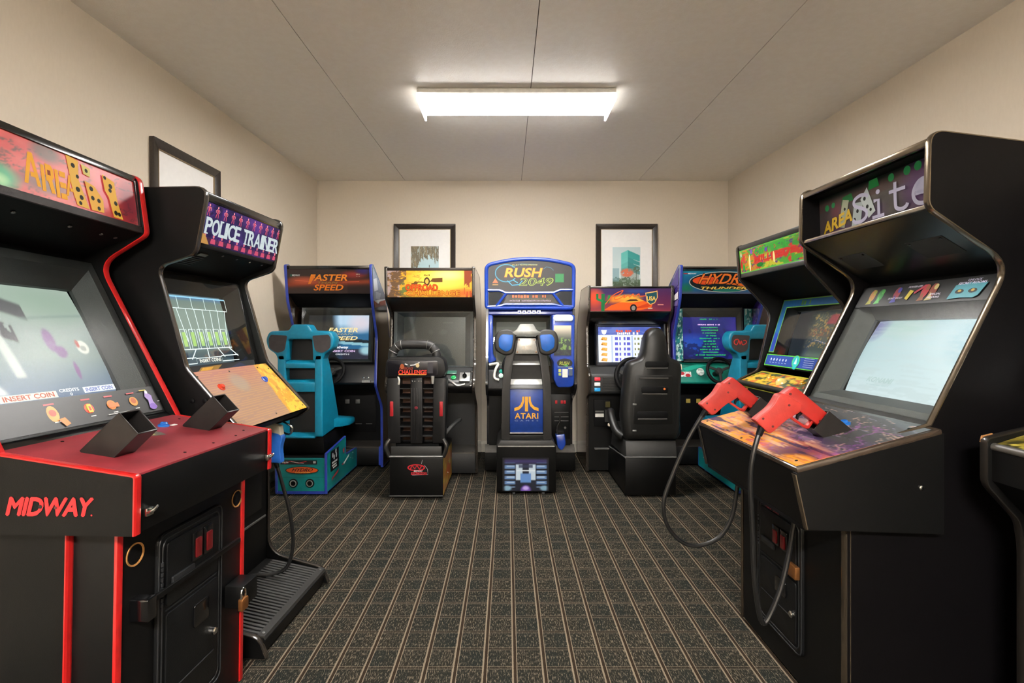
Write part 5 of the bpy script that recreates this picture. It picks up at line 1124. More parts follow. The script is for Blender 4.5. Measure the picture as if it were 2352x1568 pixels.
def make_boat_right():
    r = thing('arcade_machine', 'blue and teal boat racing machine with teal seat in the right corner', 'arcade machine', (1.82, 4.60, 0), 0)
    hw = boat_body(r, 'teal')
    def mq(u, v):
        c = full(u, '1a5f8a'); c = mixc(c, '1f8a98', (v - .6) * 2); c = mixc(c, '1d6a4a', blob(u, v, .06, .2, .1, .3, 1)); c = mixc(c, '4a4a60', (.2 - v) * 5); return mixc(c, '10304a', blob(u, v, .5, .5, .5, .6, 1) * .6)
    a, L = marquee(r, (-.395, 1.578), (-.413, 1.778), hw, mq, 'lit', .3)
    a.rect(0, .19, 2 * hw, .199, '101214'); a.ell(.36, .1, .30, .088, 'b8b8a8', 40); a.ell(.36, .1, .293, .082, '0f1a1c', 40); a.ell(.2, .112, .11, .034, 'd8481c', 30); a.poly([(.12, .1), (.5, .088), (.60, .05), (.45, .075)], 'd8661f')
    a.text('HYDRO', .14, .082, .60, .17, '14100e', .0, .45, fat=.007); a.text('HYDRO', .14, .086, .60, .168, 'e8742a', .0, .45, fat=.002)
    a.text('THUNDER', .16, .038, .55, .06, 'e8b84a', .03, .25); a.ell(.38, .03, .12, .014, '1f6a5a', 20); a.text('MIDWAY', .05, .165, .12, .176, 'd8dcdc', .02); a.rect(.01, .166, .045, .174, '9a3a44')
    a.build('marquee_lettering', r)
    def scr(u, v):
        c = full(u, '1c2070'); g = fbm(u * 4, v * 4, 3); c = mixc(c, '3a2c8a', (g - .4) * 3); c = mixc(c, '2450b8', blob(u, v, .2, .35, .4, .3, 1)); return mixc(c, '16164a', (fbm(u * 7 + 4, v * 6, 7) > .58) * .7)
    P, d, n = screen_unit(r, (-.23, .99), (-.185, 1.475), -hw + .075, hw - .075, (.012, .045, .03, .085), .03, .01, scr, .8, bez=mat('bezel_grey2', '343433', .5))
    a = Art(P(.012, .03, .024), (1, 0, 0), (0, d.x, d.y), g=1.0); G = '2fae5a'
    rows = [13, 0, 16, 12, 13, 10, 10, 14, 9, 9, 12, 14, 12, 22, 9]
    for i, t in enumerate(rows):
        if not t: continue
        w_ = .0125 * t; v = .345 - i * .0245; a.scrib(.235 - w_ / 2, v, .235 + w_ / 2, v + .0125, 'e0b8e8' if i == 2 else G, same=i > 0, seed=i)
    a.build('screen_lettering', r)
    for s in (-1, 1):
        def sp(u, v): return mixc(mixc(full(u, '1f7a7c'), 'b8d8d4', (fbm(u * 4, v * 16, 5) > .58)), '0f4a58', (fbm(u * 5, v * 12, 9) > .62))
        x0 = -hw + .002 if s < 0 else hw - .073
        paint('side_strip', r, (x0, -.232, 1.0), (1, 0, 0), (0, .05, 1), .071, .46, sp, 'ink', nx=10, ny=60)
    # dash fittings
    def D(x, z): return (x, -.255 + (z - .83) * .36, z)
    n_ = (0, -.94, .34)
    a = Art((-hw, -.2655, .81), (1, 0, 0), (0, .34, .94)); a.rect(.02, .055, .14, .1, 'd8dcd8'); a.ell(.06, .085, .022, .016, 'b02a34', 14); a.ell(.11, .068, .022, .016, 'a82430', 14)
    for k in range(6): a.ell(.035 + k * .018, .06 + (k % 2) * .03, .004, .004, '30484a', 6)
    a.rect(.03, .12, .065, .17, 'e0dcc8'); a.rect(.035, .13, .06, .148, 'c8742c'); a.poly([(.07, .13), (.2, .17), (.3, .165), (.1, .1)], '18a08a'); a.build('dash_print', r)
    MB().lathe([(.034, 0), (.034, .006), (.03, .009), (.0005, .009)], (-.135, -.262, .905), n_, 24).build('gauge', mat('gauge_face', 'b8c4c0', .4, noise=.5, nscale=60), r, smooth=True)
    A = Art((-.365 - .0008, .07, 1.0), (0, -1, 0), (0, 0, 1)); A.N = Vector((-1, 0, 0))
    A.poly([(.02, .54), (.13, .58), (.45, .80), (.44, .66), (.1, .52)], '4a3a80'); A.poly([(.06, .5), (.44, .60), (.44, .54), (.3, .52)], 'd8d4d8'); A.poly([(.1, .48), (.44, .53), (.43, .48)], '6a5a90'); A.build('side_art', r)
    teal_seat(r, .165, -.735, True, True)
    return r
make_boat_right()
# ---------------------------------------------------------------- off-road truck racer
def make_truck():
    r = thing('arcade_machine', 'black driving machine with golden truck marquee and roll-bar seat', 'arcade machine', (-.62, 4.366, 0), 0)
    W = .717; th = .02; hw = W / 2 - th
    prof = rpoly([(-.418, 1.775, .015), (-.40, 1.525, .03), (-.225, 1.40, .05), (-.25, 1.0, .04), (-.40, .86, .03), (-.40, .79, .03), (-.02, .60, .08), (.0, .02), (.55, .02), (.55, 1.5, .06), (.3, 1.77, .05)])
    shell(r, W, prof, th, mat('side_gloss_truck', '3a2a1e', .15, coat=1., noise=.5, nscale=4), DARKM, .5, 1.5)
    MB().prism([(-.39, 1.765), (.3, 1.76), (.3, 1.74), (-.39, 1.745)], -hw, hw).build('top_panel', BLKM, r)
    def mq(u, v):
        c = full(u, 'e0a42c'); c = mixc(c, 'f6dc5a', blob(u, v, .62, .68, .4, .5, 1)); c = mixc(c, 'fff0a0', blob(u, v, .72, .85, .25, .25, 1) * .7); g = fbm(u * 14, v * 7, 4)
        c = mixc(c, 'b8802c', (.35 - v) * 2 * (g > .4)); c = mixc(c, '5a4438', (u < .22) * (g > .45) * .9); c = mixc(c, 'a08a84', (u < .14) * (g < .45)); c = mixc(c, '6a7a3a', blob(u, v, .22, .3, .1, .4, 1) * (g > .45)); c = mixc(c, '8a3a18', (u > .90) * (fbm(u * 50, v * 3, 2) > .4)); c = mixc(c, 'c8501f', blob(u, v, .9, .15, .2, .2, 1) * .7)
        return mixc(c, 'b07a30', (np.abs(fbm(u * 9, v * 10, 9) - .5) < .03) * (u < .45) * .7)
    a, L = marquee(r, (-.392, 1.535), (-.405, 1.745), hw, mq, 'lit', .62)
    a.line([(.19, .105), (.25, .12), (.3, .118), (.36, .13), (.43, .135)], .008, '5a3a1c'); a.ell(.315, .125, .024, .034, '4a3220', 20); a.ell(.315, .125, .014, .02, 'd8a84a', 16); a.poly([(.34, .125), (.36, .15), (.44, .155), (.44, .12), (.38, .118)], '6a4420'); a.ell(.225, .108, .016, .018, '6a4a24', 14); a.text('4x4', .29, .168, .34, .182, '6a4a1c', .02)
    a.text('OFFROAD', .145, .052, .40, .10, '7a2410', fat=.005); a.text('OFFROAD', .145, .054, .40, .10, 'e0561c', fat=.0022); a.text('CHALLENGE', .15, .012, .58, .05, '7a2a12', fat=.005); a.text('CHALLENGE', .15, .013, .58, .05, 'f08a28', fat=.0022)
    a.build('marquee_lettering', r)
    slab(r, 'marquee_retainer', (-.405, 1.745), (-.408, 1.768), -hw, hw, .014, mat('brown_black', '221812', .4), .002); slab(r, 'marquee_retainer', (-.388, 1.522), (-.391, 1.537), -hw, hw, .014, BLKM, .001)
    slab(r, 'visor', (-.215, 1.425), (-.388, 1.525), -hw, hw, .012, mat('brown_black', '221812', .4), .002)
    def scr(u, v):
        c = full(u, '343733'); c = mixc(c, '454843', (1 - v) * .5); c = mixc(c, '6a6e6a', band(u + .16 * v, .24, .31, .02) * (v > .5) * .8); c = mixc(c, '6a6c68', band(u, .62, .8, .02) * band(v, .855, .88, .01)); return mixc(c, '5a5e5a', (blob(u, v, .44, .68, .05, .06, .8) + blob(u, v, .63, .68, .08, .07, .8)) * .7)  # pale streak and blobs are faint reflections painted into the dark screen
    P, d, n = screen_unit(r, (-.245, .965), (-.215, 1.43), -hw + .012, hw - .004, (.075, .068, .01, .045), .035, .012, scr, .35, bez=mat('bezel_slate', '3d4145', .5, bump=.3), name='screen')
    MB().prism(rpoly([(-.02, .72), (-.39, .80, .03), (-.385, .855, .03), (-.25, .965, .02), (-.02, .98)]), -hw, hw).build('dashboard', mat('dash_black', '141516', .4, bump=.3), r, bevel=.008)
    wheel(r, (-.02, -.42, .93), .14, math.radians(25))
    dn = (0, -.62, .78)
    pl = MB().obox((.275, -.352, .893), (1, 0, 0), (0, .78, .62), dn, .085, .1, .006).build('key_plate', STEEL, r, bevel=.002); MB().lathe([(.018, 0), (.018, .014), (.014, .02), (.0005, .02)], (.275, -.356, .898), dn, 16).build('key_knob', BLKG, pl, smooth=True); MB().obox((.275, -.37, .915), (1, 0, 0), (0, .78, .62), dn, .008, .034, .012).build('key_tab', BLKG, pl)
    button(r, (.185, -.355, .888), dn, mat('button_green', '1f9a52', .3, emit=.3), .02); MB().obox((.16, -.31, .925), (1, 0, 0), (0, .78, .62), dn, .09, .04, .008).build('dash_badge', mat('badge_green', '2a5a4a', .3), r, bevel=.003)
    MB().tube(spline([(.10, -.36, .89), (.17, -.40, .86), (.22, -.41, .83), (.28, -.40, .84)], 4), .009, 8).build('dash_rail', STEEL, r, smooth=True); screwrow(r, [(.325, -.30, .93), (.325, -.37, .87), (.325, -.40, .83)], dn, r=.01)
    MB().box(-hw, hw, .24, .255, .03, .74).build('front_panel', mat('front_dark', '17181a', .5, bump=.3), r)
    MB().box(-hw, hw, -.07, .24, .20, .212).build('kick_ledge', mat('ledge_grey', '55524e', .9), r); MB().box(-hw, hw, -.06, .24, .03, .2).build('kick_box', mat('front_dark', '17181a', .5, bump=.3), r, bevel=.003)
    screwrow(r, [(.12, -.062, .2125), (.24, -.062, .2125), (.32, -.062, .2125)], (0, 0, 1), r=.006)
    # ---- seat
    sx = -.063; yb = -.65
    PL = mat('seat_plastic', '101011', .45, bump=.3, bscale=500, spec=.35)
    bs = MB().prism([(yb, .02), (yb, .315), (yb + .03, .33), (-.05, .33), (-.05, .02)], sx - .2, sx + .2).build('seat_base', BLK, r, bevel=.004)
    MB().box(sx - .19, sx + .19, yb + .002, yb + .012, .318, .40).build('base_cap', CHAR, r, bevel=.004); MB().tube([(sx - .2, yb - .002, .325), (sx + .2, yb - .002, .325)], .007, 8).build('base_rail', GREY, r, smooth=True); MB().tube([(sx - .2, yb - .002, .03), (sx + .2, yb - .002, .03)], .006, 8).build('base_rail', CHAR, r, smooth=True)
    def sa(u, v): return mixc(mixc(full(u, '9a6a2c'), 'b8a040', (fbm(u * 5, v * 6, 3) > .5)), 'b85a28', (fbm(u * 4 + 2, v * 5, 8) > .56))
    paint('base_art', bs, (sx + .2005, yb + .01, .03), (0, 1, 0), (0, 0, 1), .57, .28, sa, 'ink', nx=30, ny=20, back=.0006)
    screwrow(bs, [(sx + .2008, yb + .3, .28), (sx + .2008, yb + .34, .2), (sx + .2008, yb + .3, .12)], (1, 0, 0), r=.007)
    A = Art((sx - .2, yb, .02), (1, 0, 0), (0, 0, 1)); c = 'b81f2c'
    A.ell(.2, .222, .066, .026, c, 24); A.ell(.2, .222, .056, .018, '0d0d0e', 24); A.line([(.155, .208), (.17, .238), (.19, .212), (.205, .24), (.225, .21), (.24, .236)], .01, c); A.line([(.24, .25), (.246, .28)], .003, 'b0b0b0'); A.line([(.262, .24), (.285, .21), (.288, .17), (.17, .166)], .003, 'a8a8a8'); A.text('MIDWAY', .182, .19, .25, .203, 'd8d8d8', .02, .2); A.rect(.162, .168, .278, .188, c); A.text('RACING', .168, .1715, .272, .1855, '1c0a0c', .02); A.build('base_logo', r)
    # back shell with slatted vents
    y1 = yb + .0; z0, z1 = .42, .915
    for s in (-1, 1):
        q = rpoly([(sx + s * .228, z1, .03), (sx + s * .214, z0, .03), (sx + s * .118, z0), (sx + s * .125, z1)]); MB().prism(q, y1 + .01, y1 + .12, 'y').build('seat_back_side', PL, r, bevel=.01)
        MB().prism(rect(sx + s * .186 - .012, sx + s * .186 + .012, .625, .735, .004), y1 + .004, y1 + .014, 'y').build('red_strip', mat('strip_red', 'a81c24', .4), r, bevel=.002)
        for k in range(6):
            z = .47 + k * .0715; w0 = .052 + .003 * k * 0
            MB().prism([(y1 + .012, z), (y1 + .012, z + .008), (y1 + .07, z + .034), (y1 + .07, z + .026)], sx + s * .086 - .04, sx + s * .086 + .04).build('vent_slat', PL, r)
    MB().box(sx - .045, sx + .045, y1 + .006, y1 + .1, z0, z1).build('seat_spine', PL, r, bevel=.006)
    rb = MB()
    for k in range(5): MB().box(sx - .036 + k * .018 - .003, sx - .036 + k * .018 + .003, y1 + .002, y1 + .008, z0 + .03, z1 - .08).build('spine_rib', PL, r, bevel=.001)
    MB().lathe([(.012, 0), (.012, .004), (.0005, .005)], (sx, y1 + .002, .69), (0, -1, 0), 14).build('spine_badge', mat('badge_crimson', '7a1424', .4), r, smooth=True)
    for x in (-.03, -.012, .018, .036): MB().lathe([(.004, 0), (.004, .002), (.0005, .003)], (sx + x, y1 + .006, .887), (0, -1, 0), 8).build('rivet', CHROME, r)
    MB().box(sx - .15, sx + .15, y1 + .11, y1 + .15, z0, 1.0).build('seat_cushion', mat('cushion_brown', '4a2f20', .7), r, bevel=.02)
    MB().prism(rpoly([(yb + .12, .40), (yb + .12, .48, .03), (yb + .48, .46, .04), (yb + .5, .40)]), sx - .19, sx + .19).build('seat_pan', PL, r, bevel=.012)
    MB().box(sx - .16, sx + .16, yb + .05, yb + .45, .33, .41).build('seat_riser', BLKM, r)
    hd = MB().prism(rpoly([(sx - .232, .93, .03), (sx - .222, .915, .02), (sx + .2, .915, .03), (sx + .225, .96, .03), (sx + .21, 1.05, .03), (sx + .17, 1.075, .02), (sx - .19, 1.07, .02), (sx - .225, 1.04, .03)]), y1 - .01, y1 + .15, 'y').build('headrest', PL, r, bevel=.012)
    MB().prism(rect(sx - .212, sx + .165, .93, 1.045, .02), y1 - .014, y1 - .008, 'y').build('headrest_panel', mat('panel_indigo', '14131a', .3), hd, bevel=.003)
    A = Art((sx - .212, y1 - .0145, .93), (1, 0, 0), (0, 0, 1)); A.text('OFFROAD', .088, .045, .19, .068, '7a2a18', .04); A.text('CHALLENGE', .08, .01, .295, .045, '8a1c14', .045); A.text('CHALLENGE', .082, .012, .293, .043, 'd8301c', .02); A.rect(.082, .006, .29, .012, 'd89a3a'); A.line([(.13, .09), (.16, .078), (.2, .082), (.24, .1)], .008, 'd8d8d8'); A.ell(.16, .075, .012, .014, '3a3a3a', 12); A.ell(.225, .078, .014, .016, 'c8b080', 12); A.ell(.11, .07, .016, .02, '9a4a20', 12); A.rect(.3, .02, .34, .1, '23222c'); A.build('headrest_lettering', hd)
    arc = spline([(sx - .185, y1 + .04, 1.06), (sx - .183, y1 + .04, 1.10), (sx - .15, y1 + .04, 1.145), (sx - .10, y1 + .04, 1.162), (sx + .06, y1 + .04, 1.162), (sx + .11, y1 + .04, 1.145), (sx + .142, y1 + .04, 1.10), (sx + .145, y1 + .04, 1.06)], 5)
    rbar = MB().tube(arc, .034, 14).build('roll_bar', mat('rollbar_rubber', '262626', .5, bump=.6, bscale=250), r, smooth=True)
    for i in (6, 10, 14, 21, 25, 29):
        p = Vector(arc[i]); t = (Vector(arc[i + 1]) - Vector(arc[i - 1])).normalized(); u = Vector((0, 1, 0)); v = t.cross(u)
        MB().tube([p + (u * math.cos(q) + v * math.sin(q)) * .035 for q in [2 * math.pi * k / 16 for k in range(16)]], .0035, 6, closed=True).build('rollbar_band', GREY, rbar, smooth=True)
    MB().tube(spline([(sx - .14, y1 + .0, .93), (sx - .125, y1 - .012, .90), (sx - .13, y1 - .01, .865)], 4), .007, 8).build('harness_strap', WHT, r, smooth=True); MB().tube([(sx + .125, y1 - .01, .93), (sx + .125, y1 - .012, .87)], [.014, .009], 10).build('harness_buckle', STEEL, r, smooth=True)
    for s in (-1, 1): MB().tube(spline([(sx + s * .2, yb + .02, .45), (sx + s * .225, yb + .01, .41), (sx + s * .218, yb + .01, .36), (sx + s * .2, yb + .01, .32)], 5), .016, 10).build('frame_tube', mat('tube_black', '1a1a1a', .3, coat=.4), r, smooth=True)
    MB().tube(spline([(sx + .2, yb + .1, .47), (sx + .26, yb + .16, .53), (sx + .3, yb + .3, .55)], 5), .016, 10).build('gear_lever', CHAR, r, smooth=True)
    return r
make_truck()
# ---------------------------------------------------------------- blue futuristic racer in the middle
def make_future():
    r = thing('arcade_machine', 'blue driving machine with arched top in the middle of the back row', 'arcade machine', (.2, 4.45, 0), 0)
    HW = .40; yh = -.15
    # arched header: frame, black marquee, speakers
    out = rpoly([(-.395, 1.455, .03), (.385, 1.455, .03), (.392, 1.84, .05), (.2, 1.885, .1), (0, 1.9, .1), (-.2, 1.885, .1), (-.398, 1.84, .05)])
    hb = MB().prism([(a, b) for a, b in out], yh + .02, yh + .35, 'y').build('header', RBLUE, r, bevel=.012, seg=3)
    MB().prism([(a * .93, 1.455 + (b - 1.455) * .955 + .008) for a, b in out], yh + .012, yh + .022, 'y').build('header_face', mat('header_dark', '0e1014', .3), hb)
    rim = [(a * .965, yh + .014, 1.455 + (b - 1.455) * .965 + .008) for a, b in out]
    MB().tube(rim, .017, 10, closed=True).build('header_rim', RBLUE, hb, smooth=True)
    for pts in ([(-.37, 1.615), (-.27, 1.615), (-.215, 1.592), (.2, 1.594), (.26, 1.618), (.37, 1.618)], [(-.30, 1.475), (-.21, 1.588)], [(.285, 1.478), (.195, 1.59)], [(-.37, 1.472), (-.27, 1.478), (-.22, 1.492), (.2, 1.492), (.26, 1.478), (.37, 1.474)]):
        MB().tube([(a, yh + .008, b) for a, b in pts], .0125, 8).build('header_strut', RBLUE, hb, smooth=True)
    A = Art((-.36, yh + .011, 1.46), (1, 0, 0), (0, 0, 1))
    A.poly([(.0, .17), (.1, .168), (.165, .145), (.56, .147), (.63, .172), (.72, .172), (.72, .385), (.5, .415), (.36, .42), (.2, .415), (0, .385)], '17181c')
    A.line([(.15 + .095 * math.cos(t), .305 + .075 * math.sin(t)) for t in [math.radians(d) for d in range(40, 330, 15)]], .008, '2a7a98'); A.line([(.2, .36), (.28, .385), (.42, .38)], .004, '2a6a78'); A.line([(.47, .34), (.5, .36), (.54, .35), (.56, .33)], .005, '2a5a70')
    A.scrib(.2, .372, .42, .382, '9a8a3a'); A.text('RUSH', .13, .265, .47, .355, '5a2c10', .05, .2); A.text('RUSH', .134, .27, .466, .35, 'f08c1e', .025, .2)
    A.text('2049', .26, .195, .56, .265, '8aa03a', .02, .15); A.text('2049', .268, .2, .552, .26, '1a2014', -.012, .15); A.line([(.16, .24), (.2, .2), (.26, .205), (.29, .24)], .007, '2f8ab0'); A.line([(.21, .245), (.25, .22)], .006, '3a9ac0')
    A.rect(.575, .225, .65, .30, '146a3a'); A.poly([(.03, .22), (.08, .22), (.055, .26)], 'b85a34'); A.rect(.03, .2, .08, .21, '8a6a3a')
    A.poly([(.155, .04), (.565, .04), (.53, .13), (.19, .13)], '241c18'); A.scrib(.2, .088, .5, .12, 'b0562a'); A.scrib(.18, .058, .54, .072, '8a7a8a'); A.scrib(.19, .076, .53, .083, '6a6a4a'); A.build('header_lettering', r)
    gm = mat('speaker_cloth2', '242628', .8, bump=.8, bscale=900)
    for s in (-1, 1): MB().prism([(s * .36, 1.485), (s * .245, 1.485), (s * .215, 1.545), (s * .255, 1.6), (s * .36, 1.602)], yh + .006, yh + .014, 'y').build('speaker_grille', gm, hb)
    # body
    bp = rpoly([(yh - .0, 1.455), (yh - .03, 1.2, .05), (yh - .06, 1.0, .05), (yh - .13, .80, .04), (yh - .04, .72, .04), (.02, .64, .05), (.02, .02), (.5, .02), (.5, 1.455)])
    for s in (-1, 1):
        x0 = s * .385; MB().prism(bp, min(x0, x0 - s * .02), max(x0, x0 - s * .02)).build('side_panel', mat('side_gloss_blue', '0e1016', .25, coat=.5), r)
    MB().prism(rpoly([(yh + .03, 1.455), (yh + .0, 1.40, .02), (yh + .06, 1.395), (yh + .06, 1.455)]), -.365, .365).build('brow', mat('blue_dark', '16225e', .3, coat=.3), r, bevel=.008)
    A = Art((-.11, yh + .004, 1.412), (1, 0, 0), (0, 0, 1)); 
    for k in range(5): A.rect(k * .042, .0, .03 + k * .042, .03, 'c0c4d0'); A.rect(.006 + k * .042, .008, .02 + k * .042, .02, '2a3a80')
    A.build('brow_stickers', r)
    lf = MB().prism(rpoly([(-.365, .98, .03), (-.29, 1.01, .02), (-.325, 1.06, .02), (-.325, 1.40, .02), (-.365, 1.40)]), yh - .03, yh + .05, 'y').build('blue_pillar', RBLUE, r, bevel=.01)
    rt = rpoly([(.215, .93, .05), (.36, .93, .05), (.365, 1.40, .02), (.175, 1.40, .02), (.175, 1.10, .02), (.155, 1.05, .03), (.2, .98, .03)])
    MB().prism([(a - .0, b - .14 if b < 1 else b) for a, b in rt], yh - .135, yh + .05, 'y').build('blue_console', RBLUE, r, bevel=.012, seg=3)
    c0 = yh - .140
    MB().prism(rpoly([(.195, 1.345, .03), (.345, 1.345, .03), (.355, 1.378, .03), (.335, 1.4, .02), (.2, 1.4, .02), (.182, 1.378, .02)]), c0 - .006, c0 + .01, 'y').build('light_lens', mat('lens_milky', 'c9d4d8', .25, emit=.15), r, bevel=.008, seg=3)
    def ps(u, v): return mixc(mixc(mixc(full(u, '2f3a3a'), 'c8bca8', (v - .5) * 2.4), '6a8a4a', (fbm(u * 9, v * 14, 3) > .56) * (v < .6)), '1a2030', (v < .2) * .8)
    paint('poster', r, (.19, c0 - .0005, 1.06), (1, 0, 0), (0, 0, 1), .145, .25, ps, 'ink', nx=24, ny=40, back=.0005)
    A = Art((.16, c0 + .0, .79), (1, 0, 0), (0, 0, 1)); A.ell(.12, .205, .065, .038, '10141c', 24); A.text('RUSH', .075, .19, .16, .218, 'a8b03a', .02, .2); A.poly([(.1, .188), (.15, .192), (.14, .175)], '4a9a4a'); A.rect(.07, .1, .18, .16, '2a4ab0'); A.rect(.1, .085, .145, .155, 'd8d8cc'); A.rect(.068, .13, .09, .155, 'b8c060'); A.rect(.068, .1, .09, .122, '9ab050'); A.rect(.152, .1, .185, .15, '3a4a60'); A.rect(.15, .155, .185, .165, 'c8c8a0'); A.rect(.06, .17, .18, .175, '8ab0d8'); A.build('console_print', r)
    def scr(u, v): return mixc(mixc(full(u, '4a4b42'), '6a6d60', (v - .2)), '2c2d28', (v > .86) * .6)
    screen_unit(r, (yh + .04, .96), (yh + .10, 1.40), -.328, .178, (.03, .03, .03, .05), .04, .015, scr, .5, bez=mat('bezel_olive', '3a3c34', .5, bump=.3))
    MB().prism(rpoly([(.0, .68), (yh - .12, .76, .04), (yh - .05, .94, .03), (yh + .05, .96), (.0, .96)]), -.365, .15).build('dashboard', mat('dash_black2', '131415', .4, bump=.3), r, bevel=.008)
    MB().tube(spline([(-.355, yh - .06, .975), (-.28, yh - .07, .985), (-.3, yh - .09, .94), (-.31, yh - .1, .87), (-.27, yh - .11, .85)], 5), .011, 8).build('dash_rail', WHT, r, smooth=True)
    button(r, (-.255, yh - .085, .885), (0, -.9, .4), mat('button_pale', 'cfe8d8', .3, emit=.3), .019); button(r, (-.255, yh - .075, .92), (0, -.9, .4), mat('button_teal', '1f9a86', .3, emit=.2), .016)
    wheel(r, (-.09, yh - .16, .96), .14, math.radians(22))
    MB().box(-.365, .365, .006, .02, .03, .80).build('front_panel', BLK, r)
    cd = MB().box(.16, .36, -.02, .006, .30, .70).build('coin_door', mat('coin_door_steel', '131416', .42), r, bevel=.003)
    for x in (.225, .275, .30): MB().box(x, x + .02, -.026, -.02, .615, .645).build('reject_button', mat('coin_red_lit', 'a01c22', .3, emit=.4), cd, bevel=.002)
    for z in (.535, .495, .46): MB().box(.22, .345, -.024, -.02, z, z + .004).build('coin_slot', GREY, cd)
    MB().lathe([(.01, 0), (.01, .004), (.0005, .004)], (.315, -.02, .40), (0, -1, 0), 12).build('lock', GREY, cd)
    gs = MB().prism(rpoly([(.20, .40, .01), (.275, .41, .01), (.285, .32, .02), (.25, .27, .02), (.215, .3, .02)]), -.34, -.26, 'y').build('shifter_boot', RBLUE, r, bevel=.008); MB().tube(spline([(.22, -.30, .40), (.215, -.30, .46), (.235, -.30, .50), (.24, -.30, .56)], 4), .008, 8).build('shifter_lever', CHROME, gs, smooth=True); MB().box(.22, .27, -.33, -.27, .405, .43).build('shifter_gate', BLKG, gs)
    MB().box(-.40, .40, -.06, .02, .03, .19).build('kick_box', BLK, r, bevel=.004); MB().prism([(-.065, .19), (-.05, .205), (.02, .245), (.02, .19)], -.40, .40).build('kick_ledge', mat('ledge_grey', '55524e', .9), r)
    # ---- seat
    sx = -.052; yb = -.62; SM = mat('seat_charcoal', '232221', .45, bump=.25)
    MB().prism(rpoly([(sx - .232, .02), (sx + .228, .02), (sx + .228, .375, .01), (sx - .232, .375, .01)]), yb, -.06, 'y').build('seat_base', BLK, r, bevel=.004)
    MB().prism([(sx - .235, .372), (sx + .232, .372), (sx + .2, .418), (sx - .2, .418)], yb - .004, yb + .5, 'y').build('base_cap', CHAR, r, bevel=.004); MB().box(sx - .22, sx + .215, yb - .008, yb - .002, .372, .38).build('base_strip', STEEL, r)
    def en(u, v):
        x = np.abs(u - .5) * 2; c = full(u, '141826'); c = mixc(c, '3a2f6a', band(v, .78, 1, .1) * .8); c = mixc(c, '5a7aa8', band(x, .42, .95, .06) * (np.abs((v * 6.2) % 1 - .5) < .3) * (v < .85) * (v > .1)); c = mixc(c, '9ab4cc', band(x, .45, .85, .06) * (np.abs((v * 6.2) % 1 - .6) < .12) * (v < .85) * (v > .1)); c = mixc(c, 'b8cad8', band(x, .12, .44, .03) * band(v, .3, .82, .04)); c = mixc(c, '5a84c0', (x < .22) * band(v, .22, .55, .05)); c = mixc(c, 'd0dce4', (x < .4) * band(v, .58, .64, .02)); c = mixc(c, '2a3450', (x < .3) * band(v, .68, .8, .03) * .8); c = mixc(c, '6a4aa8', blob(u, v, .5, .02, .13, .18, .6)); c = mixc(c, 'b0a0d8', blob(u, v, .5, .08, .08, .08, .8)); c = mixc(c, '7aa0b8', (blob(u, v, .1, .08, .12, .1, .7) + blob(u, v, .9, .08, .12, .1, .7)))
        return mixc(c, '0c0d12', np.clip((x - .86) * 8, 0, 1) + np.clip((v - .94) * 16, 0, 1))
    paint('base_art', r, (sx - .187, yb - .0006, .032), (1, 0, 0), (0, 0, 1), .36, .255, en, 'ink', nx=110, ny=90, rough=.35, back=.0005)
    for x in (-.1, .13): MB().lathe([(.012, 0), (.012, .012), (.005, .014), (.005, .02)], (sx + x, yb + .03, .0005), (0, 0, 1), 10).build('leveller', GREY, r)
    z0 = .42
    for s in (-1, 1):
        q = rpoly([(sx + s * .195, z0, .02), (sx + s * .19, .84, .05), (sx + s * .165, 1.06, .05), (sx + s * .09, 1.22, .02), (sx + s * .07, 1.18), (sx + s * .10, 1.06), (sx + s * .128, .84), (sx + s * .132, z0)])
        MB().prism(q, yb + .02, yb + .2, 'y').build('seat_post', SM, r, bevel=.014, seg=3)
        h = rpoly([(sx + s * .075, 1.25, .03), (sx + s * .10, 1.09, .03), (sx + s * .165, 1.07, .03), (sx + s * .242, 1.11, .03), (sx + s * .252, 1.19, .03), (sx + s * .228, 1.268, .04), (sx + s * .14, 1.282, .03)])
        hw_ = MB().prism(h, yb + .0, yb + .14, 'y').build('headrest_wing', SM, r, bevel=.014, seg=3)
        g = rpoly([(sx + s * .10, 1.235, .02), (sx + s * .115, 1.125, .02), (sx + s * .155, 1.10, .03), (sx + s * .213, 1.135, .02), (sx + s * .218, 1.2, .02), (sx + s * .195, 1.24, .02)])
        MB().prism(g, yb - .004, yb + .006, 'y').build('speaker_cover', mat('cover_blue', '1156a8', .4), hw_, bevel=.004)
    MB().prism(rpoly([(sx - .052, 1.318, .01), (sx + .052, 1.318, .01), (sx + .075, 1.275, .01), (sx + .115, 1.25, .01), (sx + .07, 1.225), (sx - .07, 1.225), (sx - .115, 1.25, .01), (sx - .075, 1.275, .01)]), yb + .0, yb + .1, 'y').build('headrest_top', mat('silver_plastic', '8d8f8c', .35, metal=.4), r, bevel=.008)
    pt = MB().prism([(sx - .086, 1.085), (sx + .092, 1.085), (sx + .072, 1.208), (sx - .066, 1.208)], yb + .04, yb + .05, 'y').build('metal_plate', STEEL, r, bevel=.002)
    screwrow(pt, [(sx + x, yb + .04, z) for x, z in ((-.07, 1.1), (.076, 1.1), (-.056, 1.195), (.06, 1.195))], (0, -1, 0), BRASS)
    A = Art((sx - .08, yb + .0398, 1.085), (1, 0, 0), (0, 0, 1)); A.text('RUSH', .045, .035, .12, .065, 'c9bda8', .02, .2); A.build('plate_print', pt)
    for za, zb, hw0 in ((1.0, 1.03, .108), (.845, .885, .125)): MB().prism([(yb + .05, za), (yb + .09, zb), (yb + .12, zb), (yb + .12, za)], sx - hw0, sx + hw0).build('cross_bar', mat('bar_silver', 'b9bab6', .4, metal=.4), r, bevel=.002)
